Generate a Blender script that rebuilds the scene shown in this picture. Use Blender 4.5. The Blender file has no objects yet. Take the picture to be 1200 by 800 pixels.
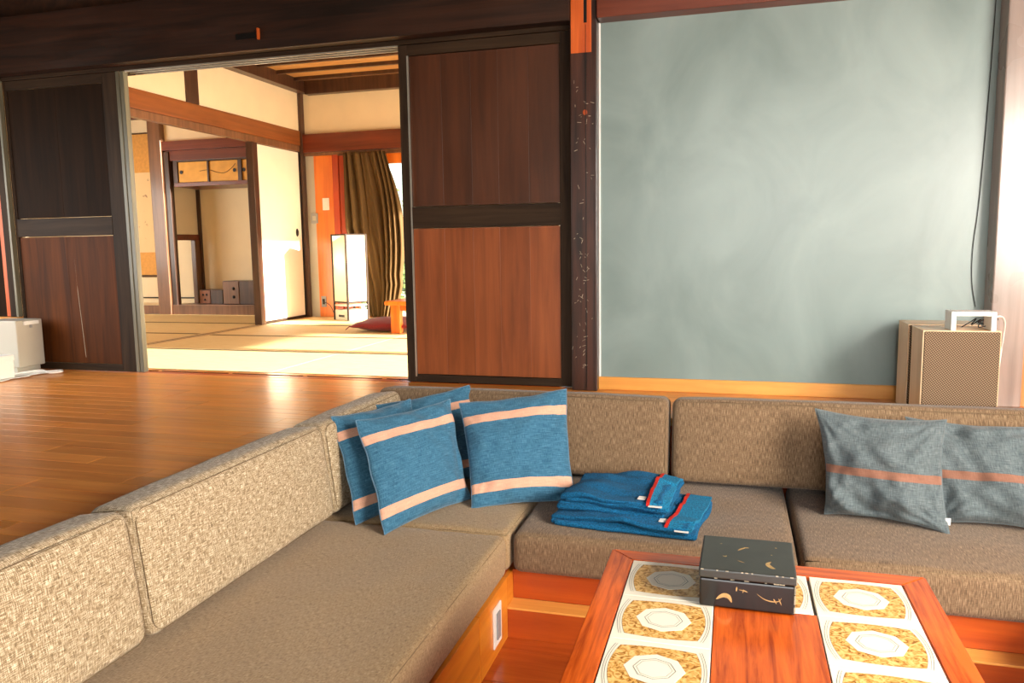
import bpy, bmesh, math, random
from mathutils import Vector, Matrix, noise
C = bpy.context.scene.collection
sc = bpy.context.scene
random.seed(7)
PI = math.pi

# ------------------------------------------------------------------ camera
CAM_H = 0.74
yaw, pit, rol, fpx = -0.277108, 0.120201, -0.0148194, 915.77
cy, sy, cp, sp, cr, sr = math.cos(yaw), math.sin(yaw), math.cos(pit), math.sin(pit), math.cos(rol), math.sin(rol)
fw = Vector((sy*cp, cy*cp, -sp)); r0 = Vector((cy, -sy, 0)); u0 = r0.cross(fw)
rv = cr*r0 + sr*u0; uv_ = -sr*r0 + cr*u0
cam = bpy.data.objects.new('camera', bpy.data.cameras.new('camera')); C.objects.link(cam)
M = Matrix((( rv.x, uv_.x, -fw.x, 0), (rv.y, uv_.y, -fw.y, 0), (rv.z, uv_.z, -fw.z, CAM_H), (0, 0, 0, 1)))
cam.matrix_world = M
cam.data.sensor_fit = 'HORIZONTAL'; cam.data.sensor_width = 36; cam.data.lens = fpx/1200*36
cam.data.clip_start = 0.02
sc.camera = cam
sc.view_settings.view_transform = 'Standard'; sc.view_settings.look = 'None'
sc.view_settings.gamma = 1; sc.view_settings.exposure = 0.22
sc.cycles.use_denoising = True
sc.cycles.max_bounces = 8; sc.cycles.transparent_max_bounces = 8
sc.cycles.sample_clamp_indirect = 6

# ------------------------------------------------------------------ light
world = bpy.data.worlds.new('sky'); sc.world = world; world.use_nodes = True
wn = world.node_tree.nodes; wl = world.node_tree.links
bg = wn['Background']; sky = wn.new('ShaderNodeTexSky'); sky.sky_type = 'NISHITA'
sky.sun_disc = False; sky.sun_elevation = math.radians(16); sky.sun_rotation = math.radians(90)
sky.dust_density = 2.0
wl.new(sky.outputs[0], bg.inputs[0]); bg.inputs[1].default_value = 0.55

def lamp(name, kind, energy, color, loc=(0, 0, 0), target=None, size=None, sizey=None, angle=None, spread=180):
    d = bpy.data.lights.new(name, kind); d.energy = energy; d.color = color
    if kind == 'AREA':
        d.shape = 'RECTANGLE'; d.size = size; d.size_y = sizey; d.spread = math.radians(spread)
    if angle is not None: d.angle = angle
    o = bpy.data.objects.new(name, d); C.objects.link(o); o.location = loc
    if target is not None:
        o.rotation_euler = (Vector(target) - Vector(loc)).to_track_quat('-Z', 'Y').to_euler()
    return o
SUN_E = math.radians(15)
lamp('sun', 'SUN', 28.0, (1.0, 0.92, 0.80), (8, 6, 4), (8 - math.cos(SUN_E), 6.0, 4 - math.sin(SUN_E)), angle=0.03)
lamp('daylight_right_window', 'AREA', 340, (1.0, 0.93, 0.83), (2.33, 1.0, 1.05), (-1.2, 1.7, 0.0), 2.4, 1.3)
lamp('daylight_rear_window', 'AREA', 21, (1.0, 0.97, 0.92), (0.9, -3.45, 1.35), (1.0, 4.0, 0.1), 2.9, 1.6, spread=56)
lamp('added_fill_left', 'AREA', 34, (1.0, 0.96, 0.9), (-5.1, 2.6, 0.9), (-3.9, 3.5, 0.0), 1.4, 1.2)  # added fill for the white things on the floor; no window known there
lamp('daylight_tatami_window', 'AREA', 50, (1.0, 0.93, 0.82), (-1.05, 5.9, 0.95), (-4.5, 6.2, 0.7), 3.0, 1.6)
lamp('daylight_garden_door', 'AREA', 7, (0.95, 0.98, 1.0), (-2.3, 7.6, 0.95), (-3.2, 5.2, 0.3), 2.0, 1.5)
lamp('added_fill_alcove', 'AREA', 48, (1.0, 0.95, 0.86), (-7.9, 5.6, 1.1), (-6.2, 8.4, 0.7), 1.4, 1.2)  # added fill to brighten the alcove, from an invented side room opening

# ------------------------------------------------------------------ materials
def lin(c):
    return tuple(((v/255)/12.92 if v/255 <= 0.04045 else (((v/255)+0.055)/1.055)**2.4) for v in c) + (1,)
def newmat(name, rough=0.5, spec=0.5, coat=0, metal=0):
    m = bpy.data.materials.new(name); m.use_nodes = True
    b = m.node_tree.nodes['Principled BSDF']
    b.inputs['Roughness'].default_value = rough; b.inputs['Metallic'].default_value = metal
    b.inputs['Specular IOR Level'].default_value = spec; b.inputs['Coat Weight'].default_value = coat
    b.inputs['Coat Roughness'].default_value = 0.15
    return m, m.node_tree.nodes, m.node_tree.links, b
def flat(name, c, rough=0.5, spec=0.5, metal=0, var=0.06, nscale=8, bump=0.0):
    m, n, l, b = newmat(name, rough, spec, 0, metal)
    tc = n.new('ShaderNodeTexCoord'); nz = n.new('ShaderNodeTexNoise'); nz.inputs['Scale'].default_value = nscale
    nz.inputs['Detail'].default_value = 5
    l.new(tc.outputs['Object'], nz.inputs['Vector'])
    cr_ = n.new('ShaderNodeValToRGB'); c4 = lin(c)
    cr_.color_ramp.elements[0].position = .3; cr_.color_ramp.elements[1].position = .7
    cr_.color_ramp.elements[0].color = tuple(v*(1-var) for v in c4[:3])+(1,)
    cr_.color_ramp.elements[1].color = tuple(min(1, v*(1+var)) for v in c4[:3])+(1,)
    l.new(nz.outputs['Fac'], cr_.inputs[0]); l.new(cr_.outputs[0], b.inputs['Base Color'])
    if bump:
        bp = n.new('ShaderNodeBump'); bp.inputs['Strength'].default_value = bump; bp.inputs['Distance'].default_value = .004
        l.new(nz.outputs['Fac'], bp.inputs['Height']); l.new(bp.outputs[0], b.inputs['Normal'])
    return m
def wood(name, c1, c2, axis='X', rough=0.35, coat=0.0, freq=30, bump=0.15, var=0.25, contrast=(.3, .7), spec=.5, rvar=.1):
    """grain runs along axis; every object gets its own offset and brightness"""
    m, n, l, b = newmat(name, rough, spec, coat)
    tc = n.new('ShaderNodeTexCoord'); oi = n.new('ShaderNodeObjectInfo')
    add = n.new('ShaderNodeVectorMath'); add.operation = 'ADD'
    mul = n.new('ShaderNodeMath'); mul.operation = 'MULTIPLY'; mul.inputs[1].default_value = 37.0
    l.new(oi.outputs['Random'], mul.inputs[0]); l.new(tc.outputs['Object'], add.inputs[0]); l.new(mul.outputs[0], add.inputs[1])
    mp = n.new('ShaderNodeMapping'); s = [freq]*3; s['XYZ'.index(axis)] = freq*0.06
    mp.inputs['Scale'].default_value = s; l.new(add.outputs[0], mp.inputs['Vector'])
    nz = n.new('ShaderNodeTexNoise'); nz.inputs['Scale'].default_value = 1; nz.inputs['Detail'].default_value = 7
    nz.inputs['Roughness'].default_value = .62; nz.inputs['Distortion'].default_value = .6
    l.new(mp.outputs[0], nz.inputs['Vector'])
    big = n.new('ShaderNodeTexNoise'); big.inputs['Scale'].default_value = 2.2; big.inputs['Detail'].default_value = 3
    l.new(add.outputs[0], big.inputs['Vector'])
    r = n.new('ShaderNodeValToRGB'); r.color_ramp.elements[0].position, r.color_ramp.elements[1].position = contrast
    r.color_ramp.elements[0].color = lin(c1); r.color_ramp.elements[1].color = lin(c2)
    l.new(nz.outputs['Fac'], r.inputs[0])
    hsv = n.new('ShaderNodeHueSaturation'); l.new(r.outputs[0], hsv.inputs['Color'])
    mr = n.new('ShaderNodeMapRange'); mr.inputs['To Min'].default_value = 1-var; mr.inputs['To Max'].default_value = 1+var
    l.new(oi.outputs['Random'], mr.inputs['Value'])
    mr2 = n.new('ShaderNodeMapRange'); mr2.inputs['From Min'].default_value = .3; mr2.inputs['From Max'].default_value = .7
    mr2.inputs['To Min'].default_value = .88; mr2.inputs['To Max'].default_value = 1.12
    l.new(big.outputs['Fac'], mr2.inputs['Value'])
    mm = n.new('ShaderNodeMath'); mm.operation = 'MULTIPLY'; l.new(mr.outputs[0], mm.inputs[0]); l.new(mr2.outputs[0], mm.inputs[1])
    l.new(mm.outputs[0], hsv.inputs['Value']); l.new(hsv.outputs[0], b.inputs['Base Color'])
    mr3 = n.new('ShaderNodeMapRange'); mr3.inputs['To Min'].default_value = max(.03, rough-rvar); mr3.inputs['To Max'].default_value = rough+rvar
    l.new(big.outputs['Fac'], mr3.inputs['Value']); l.new(mr3.outputs[0], b.inputs['Roughness'])
    bp = n.new('ShaderNodeBump'); bp.inputs['Strength'].default_value = bump; bp.inputs['Distance'].default_value = .002
    l.new(nz.outputs['Fac'], bp.inputs['Height']); l.new(bp.outputs[0], b.inputs['Normal'])
    return m
def weave(name, dark, mid, light, su=60, sv=60, k=9, rough=.9, bump=.5, stripes=None, stripe_col=None, vpos=(.36, .64), sheen=.15, wa=.5):
    """woven cloth on UV (metres, or 0..1 across a pillow); stripes are bands of another yarn woven in along V"""
    m, n, l, b = newmat(name, rough, .2)
    b.inputs['Sheen Weight'].default_value = sheen
    uv = n.new('ShaderNodeUVMap')
    def nse(a, c):
        mp = n.new('ShaderNodeMapping'); mp.inputs['Scale'].default_value = (a, c, 1); l.new(uv.outputs[0], mp.inputs['Vector'])
        z = n.new('ShaderNodeTexNoise'); z.inputs['Scale'].default_value = 1; z.inputs['Detail'].default_value = 3; z.inputs['Roughness'].default_value = .6
        l.new(mp.outputs[0], z.inputs['Vector']); return z
    a = nse(su, su*k); c = nse(sv*k, sv)
    mx = n.new('ShaderNodeMath'); mx.operation = 'MULTIPLY'; mx.inputs[1].default_value = wa; l.new(a.outputs['Fac'], mx.inputs[0])
    hf = n.new('ShaderNodeMath'); hf.operation = 'MULTIPLY_ADD'; hf.inputs[1].default_value = 1-wa; l.new(c.outputs['Fac'], hf.inputs[0]); l.new(mx.outputs[0], hf.inputs[2])
    r = n.new('ShaderNodeValToRGB'); e = r.color_ramp.elements
    e[0].position, e[1].position = vpos; e[0].color = lin(dark); e[1].color = lin(light)
    q = e.new((vpos[0]+vpos[1])/2); q.color = lin(mid)
    l.new(hf.outputs[0], r.inputs[0]); col = r.outputs[0]
    if stripes:
        sp_ = n.new('ShaderNodeSeparateXYZ'); l.new(uv.outputs[0], sp_.inputs[0])
        fac = None
        for lo, hi in stripes:
            g = n.new('ShaderNodeMath'); g.operation = 'GREATER_THAN'; g.inputs[1].default_value = lo; l.new(sp_.outputs[1], g.inputs[0])
            h = n.new('ShaderNodeMath'); h.operation = 'LESS_THAN'; h.inputs[1].default_value = hi; l.new(sp_.outputs[1], h.inputs[0])
            p = n.new('ShaderNodeMath'); p.operation = 'MULTIPLY'; l.new(g.outputs[0], p.inputs[0]); l.new(h.outputs[0], p.inputs[1])
            if fac is None: fac = p
            else:
                t = n.new('ShaderNodeMath'); t.operation = 'ADD'; l.new(fac.outputs[0], t.inputs[0]); l.new(p.outputs[0], t.inputs[1]); fac = t
        r2 = n.new('ShaderNodeValToRGB'); r2.color_ramp.elements[0].position, r2.color_ramp.elements[1].position = vpos
        sc4 = lin(stripe_col); r2.color_ramp.elements[0].color = tuple(v*.82 for v in sc4[:3])+(1,); r2.color_ramp.elements[1].color = tuple(min(1, v*1.12) for v in sc4[:3])+(1,)
        l.new(hf.outputs[0], r2.inputs[0])
        mix = n.new('ShaderNodeMixRGB'); l.new(fac.outputs[0], mix.inputs[0]); l.new(col, mix.inputs[1]); l.new(r2.outputs[0], mix.inputs[2]); col = mix.outputs[0]
    l.new(col, b.inputs['Base Color'])
    bp = n.new('ShaderNodeBump'); bp.inputs['Strength'].default_value = bump; bp.inputs['Distance'].default_value = .0015
    l.new(hf.outputs[0], bp.inputs['Height']); l.new(bp.outputs[0], b.inputs['Normal'])
    return m

MT = {}
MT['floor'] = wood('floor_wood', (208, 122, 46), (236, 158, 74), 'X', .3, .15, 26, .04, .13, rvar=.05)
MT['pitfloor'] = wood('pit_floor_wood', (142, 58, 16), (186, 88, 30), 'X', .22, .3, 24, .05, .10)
MT['base'] = wood('seat_base_wood', (200, 112, 26), (232, 150, 48), 'Y', .3, .2, 18, .06, .06)
MT['basewall'] = wood('wall_base_wood', (160, 62, 18), (196, 88, 28), 'X', .3, .2, 18, .06, .05)
MT['trim'] = wood('pale_orange_wood', (214, 140, 60), (240, 172, 84), 'X', .4, .1, 16, .05, .03)
MT['beam'] = wood('blackened_beam', (32, 22, 16), (70, 42, 28), 'X', .55, 0, 16, .4, .08, contrast=(.35, .8), spec=.25)
MT['beamred'] = wood('red_brown_beam', (84, 38, 24), (128, 64, 42), 'X', .42, .1, 16, .4, .05)
MT['frame'] = wood('dark_door_frame', (36, 26, 19), (64, 48, 34), 'Z', .55, 0, 26, .15, .05, spec=.12)
MT['framex'] = wood('dark_door_rail', (36, 26, 19), (62, 46, 32), 'X', .55, 0, 26, .15, .05, spec=.12)
MT['doorhi'] = wood('red_brown_door_board', (60, 32, 16), (84, 45, 23), 'Z', .42, .08, 20, .08, .03)
MT['doorlo'] = wood('worn_door_board', (108, 54, 24), (146, 78, 38), 'Z', .42, .08, 20, .1, .03)
MT['doorleft'] = wood('black_brown_door_board', (30, 21, 14), (46, 30, 19), 'Z', .6, 0, 20, .08, .04, spec=.06)
MT['doorleftlo'] = wood('glow_tinted_lower_board', (58, 30, 12), (94, 50, 18), 'Z', .55, 0, 20, .08, .04, spec=.12)  # orange-brown glow on the lower panel is put into the board colour
MT['stile'] = wood('weathered_grey_stile', (84, 80, 64), (124, 118, 96), 'Z', .4, .1, 34, .2, .06)
MT['metal'] = flat('aluminium_track', (205, 200, 185), .3, .5, .7, .05)
MT['post'] = wood('scuffed_dark_post', (36, 24, 19), (86, 50, 36), 'Z', .34, .2, 26, .5, .02, contrast=(.35, .78))
MT['postbare'] = wood('bare_orange_post', (176, 70, 20), (216, 104, 36), 'Z', .42, .1, 22, .25, .02)
MT['postgrey'] = wood('highlight_grey_post', (132, 118, 110), (172, 152, 140), 'Z', .3, .3, 14, .15, .02)  # grey-pink highlights of the strongly lit post are put into its colour
MT['orangeboard'] = wood('orange_wall_board', (190, 104, 46), (226, 140, 76), 'Z', .35, .2, 12, .15, .02)
MT['table'] = wood('rosewood_veneer', (132, 42, 8), (222, 100, 28), 'Y', .2, .4, 54, .06, .04, contrast=(.3, .62))
MT['tablex'] = wood('rosewood_veneer_cross', (132, 42, 8), (216, 96, 26), 'X', .2, .4, 54, .06, .04, contrast=(.3, .62))
MT['sillpale'] = wood('pale_sill_wood', (200, 166, 112), (216, 186, 132), 'Y', .5, 0, 18, .05, .02)
MT['amber'] = wood('amber_nageshi_wood', (118, 66, 30), (152, 88, 42), 'Y', .38, .1, 18, .08, .03)
MT['redwood'] = wood('dark_red_lintel_wood', (86, 34, 18), (122, 54, 30), 'X', .34, .2, 18, .08, .03)
MT['darkwood'] = wood('dark_brown_timber', (52, 32, 22), (84, 54, 38), 'Z', .38, .15, 20, .15, .05)
MT['midwood'] = wood('worn_brown_pillar', (96, 64, 42), (136, 94, 64), 'Z', .38, .15, 20, .15, .03)
MT['hotwood'] = wood('bright_orange_board', (206, 96, 22), (238, 134, 42), 'Z', .35, .2, 12, .08, .02)
MT['rustwood'] = wood('rust_red_board', (158, 50, 20), (190, 70, 28), 'Z', .35, .2, 12, .08, .02)
MT['ceilboard'] = wood('ceiling_board', (172, 122, 66), (206, 156, 92), 'X', .5, 0, 18, .08, .06)
MT['darkceil'] = wood('smoked_ceiling_board', (40, 26, 18), (72, 44, 28), 'Y', .5, 0, 14, .2, .1)
MT['plaster'] = flat('cream_plaster', (238, 220, 186), .85, .2, 0, .025, 5, .05)
MT['fusuma'] = flat('white_fusuma_paper', (244, 238, 222), .8, .2, 0, .02, 4)
MT['fusumagold'] = flat('gold_fusuma_paper', (216, 160, 72), .5, .4, .15, .12, 9)
MT['white'] = flat('white_paint', (240, 238, 232), .5, .4, 0, .02, 5)
MT['cloth'] = flat('white_cotton', (240, 238, 230), .85, .2, 0, .03, 20, .3)
MT['black'] = flat('black_iron', (24, 22, 20), .4, .5, .3, .1, 20)
MT['grey'] = flat('grey_plastic', (150, 150, 150), .45, .4, 0, .04, 6)
MT['label'] = flat('white_label', (238, 234, 226), .7, .3, 0, .02)
MT['greycase'] = flat('warm_grey_case', (186, 180, 166), .45, .4, .1, .03, 4)
MT['beige'] = flat('beige_panel', (196, 170, 140), .6, .3, 0, .04, 4)
MT['red'] = flat('red_tape', (200, 46, 34), .6, .3, 0, .05, 40)
MT['ochre'] = None
MT['garden'] = flat('garden_gravel', (190, 184, 160), .9, .1, 0, .15, 3)
MT['leaf'] = flat('shrub_leaf', (92, 112, 62), .6, .3, 0, .35, 30)
MT['zabuton'] = weave('wine_red_cotton', (104, 30, 34), (128, 42, 44), (150, 58, 56), 90, 90, 5, .85, .3)
MT['sofa'] = weave('lit_brown_tweed', (96, 79, 57), (160, 137, 104), (236, 220, 192), 44, 44, 12, .92, .8, vpos=(.38, .62))  # paler copy of the tweed: light on the left backs is in the colour
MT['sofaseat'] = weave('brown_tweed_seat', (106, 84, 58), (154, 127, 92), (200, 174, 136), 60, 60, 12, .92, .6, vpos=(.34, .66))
MT['sofav'] = weave('shaded_tweed_slub', (76, 58, 41), (118, 94, 70), (170, 141, 110), 60, 36, 14, .92, .8, vpos=(.33, .67), wa=.3)  # darker copy of the tweed: the wall side's shade is in the colour
MT.pop('_', None)
MT['piping'] = flat('brown_piping', (122, 102, 76), .9, .2, 0, .1, 60)
MT['blue'] = weave('indigo_blue_linen', (36, 78, 104), (54, 102, 130), (84, 130, 154), 10, 22, 12, .85, .5, [(.115, .205), (.755, .84)], (214, 164, 138))
MT['greylinen'] = weave('grey_blue_linen', (68, 76, 80), (88, 98, 101), (114, 121, 121), 14, 14, 10, .85, .5, [(.41, .485)], (138, 96, 78))
MT['seam'] = flat('pale_blue_seam', (96, 128, 150), .9, .2, 0, .2, 90)
MT['greyseam'] = flat('grey_seam', (104, 114, 116), .9, .2, 0, .1, 90)
MT['curtain'] = flat('olive_brown_curtain', (92, 70, 40), .8, .2, 0, .08, 6)
MT['lacquer'] = flat('black_lacquer', (28, 24, 21), .17, .4, 0, .15, 14)
MT['laclid'] = flat('worn_black_lacquer', (52, 52, 48), .33, .5, 0, .15, 22)
MT['gold'] = flat('rubbed_gold', (196, 160, 104), .45, .5, .35, .2, 80)
MT['chip'] = flat('pale_chipped_edge', (176, 164, 142), .7, .3, 0, .25, 120)
MT['tile'] = flat('white_glazed_tile', (236, 226, 206), .14, .5, 0, .02, 4)
MT['tileline'] = flat('grey_tile_line', (128, 130, 122), .2, .5, 0, .15, 60)

def terry(name, c):
    m, n, l, b = newmat(name, .95, .1); b.inputs['Sheen Weight'].default_value = .03
    tc = n.new('ShaderNodeTexCoord'); nz = n.new('ShaderNodeTexNoise'); nz.inputs['Scale'].default_value = 230; nz.inputs['Detail'].default_value = 2
    l.new(tc.outputs['Object'], nz.inputs['Vector'])
    r = n.new('ShaderNodeValToRGB'); r.color_ramp.elements[0].position = .35; r.color_ramp.elements[1].position = .65
    c4 = lin(c); r.color_ramp.elements[0].color = tuple(v*.6 for v in c4[:3])+(1,); r.color_ramp.elements[1].color = tuple(min(1, v*1.45) for v in c4[:3])+(1,)
    l.new(nz.outputs['Fac'], r.inputs[0]); l.new(r.outputs[0], b.inputs['Base Color'])
    bp = n.new('ShaderNodeBump'); bp.inputs['Strength'].default_value = 1; bp.inputs['Distance'].default_value = .004
    l.new(nz.outputs['Fac'], bp.inputs['Height']); l.new(bp.outputs[0], b.inputs['Normal'])
    return m
MT['terry'] = terry('blue_terry', (24, 92, 134)); MT['terrylight'] = terry('bright_blue_terry', (30, 116, 156))

def ochre():
    m, n, l, b = newmat('ochre_glaze', .18, .5)
    tc = n.new('ShaderNodeTexCoord')
    w = n.new('ShaderNodeTexNoise'); w.inputs['Scale'].default_value = 46; w.inputs['Detail'].default_value = 3; w.inputs['Distortion'].default_value = 2.5
    l.new(tc.outputs['Object'], w.inputs['Vector'])
    r = n.new('ShaderNodeValToRGB'); e = r.color_ramp.elements
    e[0].position, e[1].position = .36, .62; e[0].color = lin((140, 88, 30)); e[1].color = lin((232, 188, 116))
    q = e.new(.47); q.color = lin((202, 148, 70))
    l.new(w.outputs['Fac'], r.inputs[0]); l.new(r.outputs[0], b.inputs['Base Color'])
    bp = n.new('ShaderNodeBump'); bp.inputs['Strength'].default_value = .3; bp.inputs['Distance'].default_value = .002
    l.new(w.outputs['Fac'], bp.inputs['Height']); l.new(bp.outputs[0], b.inputs['Normal'])
    return m
MT['ochre'] = ochre()
def tatami():
    m, n, l, b = newmat('woven_rush', .62, .25)
    tc = n.new('ShaderNodeTexCoord'); mp = n.new('ShaderNodeMapping'); mp.inputs['Scale'].default_value = (12, 260, 10)
    l.new(tc.outputs['Object'], mp.inputs['Vector'])
    nz = n.new('ShaderNodeTexNoise'); nz.inputs['Scale'].default_value = 1; nz.inputs['Detail'].default_value = 3; l.new(mp.outputs[0], nz.inputs['Vector'])
    r = n.new('ShaderNodeValToRGB'); r.color_ramp.elements[0].position = .3; r.color_ramp.elements[1].position = .7
    r.color_ramp.elements[0].color = lin((206, 178, 122)); r.color_ramp.elements[1].color = lin((228, 204, 150))
    l.new(nz.outputs['Fac'], r.inputs[0]); l.new(r.outputs[0], b.inputs['Base Color'])
    bp = n.new('ShaderNodeBump'); bp.inputs['Strength'].default_value = .3; bp.inputs['Distance'].default_value = .001
    l.new(nz.outputs['Fac'], bp.inputs['Height']); l.new(bp.outputs[0], b.inputs['Normal'])
    return m
MT['tatami'] = tatami(); MT['tatamiborder'] = flat('tatami_border_cloth', (92, 78, 56), .8, .2, 0, .1, 60)
def bluewall():
    m, n, l, b = newmat('blue_grey_board', .3, .4, .4)
    b.inputs['Coat IOR'].default_value = 1.5; b.inputs['Coat Roughness'].default_value = .33
    tc = n.new('ShaderNodeTexCoord'); mp = n.new('ShaderNodeMapping'); mp.inputs['Scale'].default_value = (1.6, 1, 1.1)
    l.new(tc.outputs['Object'], mp.inputs['Vector'])
    nz = n.new('ShaderNodeTexNoise'); nz.inputs['Scale'].default_value = 1.5; nz.inputs['Detail'].default_value = 5; nz.inputs['Distortion'].default_value = .7
    l.new(mp.outputs[0], nz.inputs['Vector'])
    r = n.new('ShaderNodeValToRGB'); r.color_ramp.elements[0].position = .3; r.color_ramp.elements[1].position = .72
    r.color_ramp.elements[0].color = lin((111, 127, 123)); r.color_ramp.elements[1].color = lin((138, 154, 150))
    l.new(nz.outputs['Fac'], r.inputs[0]); l.new(r.outputs[0], b.inputs['Base Color'])
    mr = n.new('ShaderNodeMapRange'); mr.inputs['To Min'].default_value = .24; mr.inputs['To Max'].default_value = .5
    l.new(nz.outputs['Fac'], mr.inputs['Value']); l.new(mr.outputs[0], b.inputs['Roughness'])
    return m
MT['bluewall'] = bluewall()
def grille():
    m, n, l, b = newmat('woven_speaker_cloth', .7, .3)
    uv = n.new('ShaderNodeTexCoord'); mp = n.new('ShaderNodeMapping'); mp.inputs['Rotation'].default_value = (0, math.radians(38), 0)
    l.new(uv.outputs['Object'], mp.inputs['Vector'])
    w = n.new('ShaderNodeTexWave'); w.inputs['Scale'].default_value = 42; w.bands_direction = 'X'; l.new(mp.outputs[0], w.inputs['Vector'])
    w2 = n.new('ShaderNodeTexWave'); w2.inputs['Scale'].default_value = 42; w2.bands_direction = 'Z'; l.new(mp.outputs[0], w2.inputs['Vector'])
    mu = n.new('ShaderNodeMath'); mu.operation = 'MULTIPLY'; l.new(w.outputs['Fac'], mu.inputs[0]); l.new(w2.outputs['Fac'], mu.inputs[1])
    r = n.new('ShaderNodeValToRGB'); r.color_ramp.elements[0].color = lin((76, 57, 40)); r.color_ramp.elements[1].color = lin((158, 130, 100)); r.color_ramp.elements[1].position = .7
    l.new(mu.outputs[0], r.inputs[0]); l.new(r.outputs[0], b.inputs['Base Color'])
    return m
MT['grille'] = grille(); MT['speaker'] = wood('beech_cabinet', (222, 184, 140), (238, 204, 164), 'Z', .42, .1, 14, .04, .03)
def paper(name, c):
    m = bpy.data.materials.new(name); m.use_nodes = True; n = m.node_tree.nodes; l = m.node_tree.links
    for x in list(n): n.remove(x)
    o = n.new('ShaderNodeOutputMaterial'); d = n.new('ShaderNodeBsdfDiffuse'); t = n.new('ShaderNodeBsdfTranslucent'); mx = n.new('ShaderNodeMixShader')
    d.inputs[0].default_value = lin(c); t.inputs[0].default_value = lin(c); mx.inputs[0].default_value = .5
    l.new(d.outputs[0], mx.inputs[1]); l.new(t.outputs[0], mx.inputs[2]); l.new(mx.outputs[0], o.inputs[0]); return m
MT['sunscreen'] = paper('sun_screen_paper', (120, 116, 106))  # for the paper screen added against the sun
MT['washi'] = paper('lamp_paper', (232, 216, 188))
def glass():
    m = bpy.data.materials.new('window_glass'); m.use_nodes = True; n = m.node_tree.nodes; l = m.node_tree.links
    for x in list(n): n.remove(x)
    o = n.new('ShaderNodeOutputMaterial'); a = n.new('ShaderNodeBsdfTransparent'); g = n.new('ShaderNodeBsdfGlossy'); g.inputs['Roughness'].default_value = .02
    fr = n.new('ShaderNodeFresnel'); fr.inputs[0].default_value = 1.45; mx = n.new('ShaderNodeMixShader')
    l.new(fr.outputs[0], mx.inputs[0]); l.new(a.outputs[0], mx.inputs[1]); l.new(g.outputs[0], mx.inputs[2]); l.new(mx.outputs[0], o.inputs[0]); return m
MT['glass'] = glass()
def scroll_mat():
    m, n, l, b = newmat('scroll_ink_paper', .8, .2)
    tc = n.new('ShaderNodeTexCoord'); nz = n.new('ShaderNodeTexNoise'); nz.inputs['Scale'].default_value = 6; nz.inputs['Detail'].default_value = 4; nz.inputs['Distortion'].default_value = 2
    l.new(tc.outputs['Object'], nz.inputs['Vector'])
    r = n.new('ShaderNodeValToRGB'); e = r.color_ramp.elements; e[0].position, e[1].position = .28, .36; e[0].color = lin((150, 108, 92)); e[1].color = lin((236, 206, 160))
    l.new(nz.outputs['Fac'], r.inputs[0]); l.new(r.outputs[0], b.inputs['Base Color']); return m
MT['scroll'] = scroll_mat(); MT['brocade'] = flat('gold_brocade', (214, 158, 84), .6, .3, .1, .1, 30)

# ------------------------------------------------------------------ builders
def link(name, bm, mat, parent=None, loc=(0, 0, 0), smooth=False):
    me = bpy.data.meshes.new(name); bm.to_mesh(me); bm.free()
    if isinstance(mat, (list, tuple)):
        for q in mat: me.materials.append(q)
    else: me.materials.append(mat)
    if smooth: me.shade_smooth()
    o = bpy.data.objects.new(name, me); C.objects.link(o); o.location = loc
    if parent: o.parent = parent
    return o
def tag(o, label=None, cat=None, group=None, kind=None):
    if label: o['label'] = label
    if cat: o['category'] = cat
    if group: o['group'] = group
    if kind: o['kind'] = kind
    return o
def thing(name, label, cat, loc=(0, 0, 0), rot=(0, 0, 0), group=None):
    o = bpy.data.objects.new(name, None); C.objects.link(o); o.location = loc; o.rotation_euler = rot
    o.empty_display_size = .05
    return tag(o, label, cat, group)
def base(name):   # Empty that carries a piece of the setting
    o = bpy.data.objects.new(name, None); C.objects.link(o); o['kind'] = 'structure'; return o
def bbox(bm, x0, x1, y0, y1, z0, z1, bev=0.0):
    g = bmesh.ops.create_cube(bm, size=1)
    vs = g['verts']
    for v in vs:
        v.co = Vector(((x0+x1)/2 + v.co.x*(x1-x0), (y0+y1)/2 + v.co.y*(y1-y0), (z0+z1)/2 + v.co.z*(z1-z0)))
    if bev:
        es = list({e for v in vs for e in v.link_edges})
        bmesh.ops.bevel(bm, geom=es, offset=bev, segments=2, profile=.5, affect='EDGES')
def box(name, x0, x1, y0, y1, z0, z1, mat, parent=None, bev=0.002, kind=None):
    """box given in the parent's own coordinates (parents of the setting sit at the world origin)"""
    bm = bmesh.new(); bbox(bm, -(x1-x0)/2, (x1-x0)/2, -(y1-y0)/2, (y1-y0)/2, 0, z1-z0, min(bev, .45*min(x1-x0, y1-y0, z1-z0)))
    o = link(name, bm, mat, parent, ((x0+x1)/2, (y0+y1)/2, z0))
    if kind: o['kind'] = kind
    return o
def struct(name, *a, **k): return box(name, *a, kind='structure', **k)
def tube(bm, pts, r, n=8, closed=False):
    pts = [Vector(p) for p in pts]; rings = []
    N = len(pts)
    for i, p in enumerate(pts):
        if closed: t = (pts[(i+1) % N] - pts[i-1])
        else: t = (pts[min(i+1, N-1)] - pts[max(i-1, 0)])
        t.normalize(); a = Vector((0, 0, 1)) if abs(t.z) < .9 else Vector((1, 0, 0))
        u = t.cross(a).normalized(); w = t.cross(u)
        rr = r[i] if isinstance(r, (list, tuple)) else r
        rings.append([bm.verts.new(p + u*math.cos(2*PI*k/n)*rr + w*math.sin(2*PI*k/n)*rr) for k in range(n)])
    for i in range(N if closed else N-1):
        A, B = rings[i], rings[(i+1) % N]
        for k in range(n): bm.faces.new((A[k], A[(k+1) % n], B[(k+1) % n], B[k]))
    if not closed:
        bm.faces.new(rings[0][::-1]); bm.faces.new(rings[-1])
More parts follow.
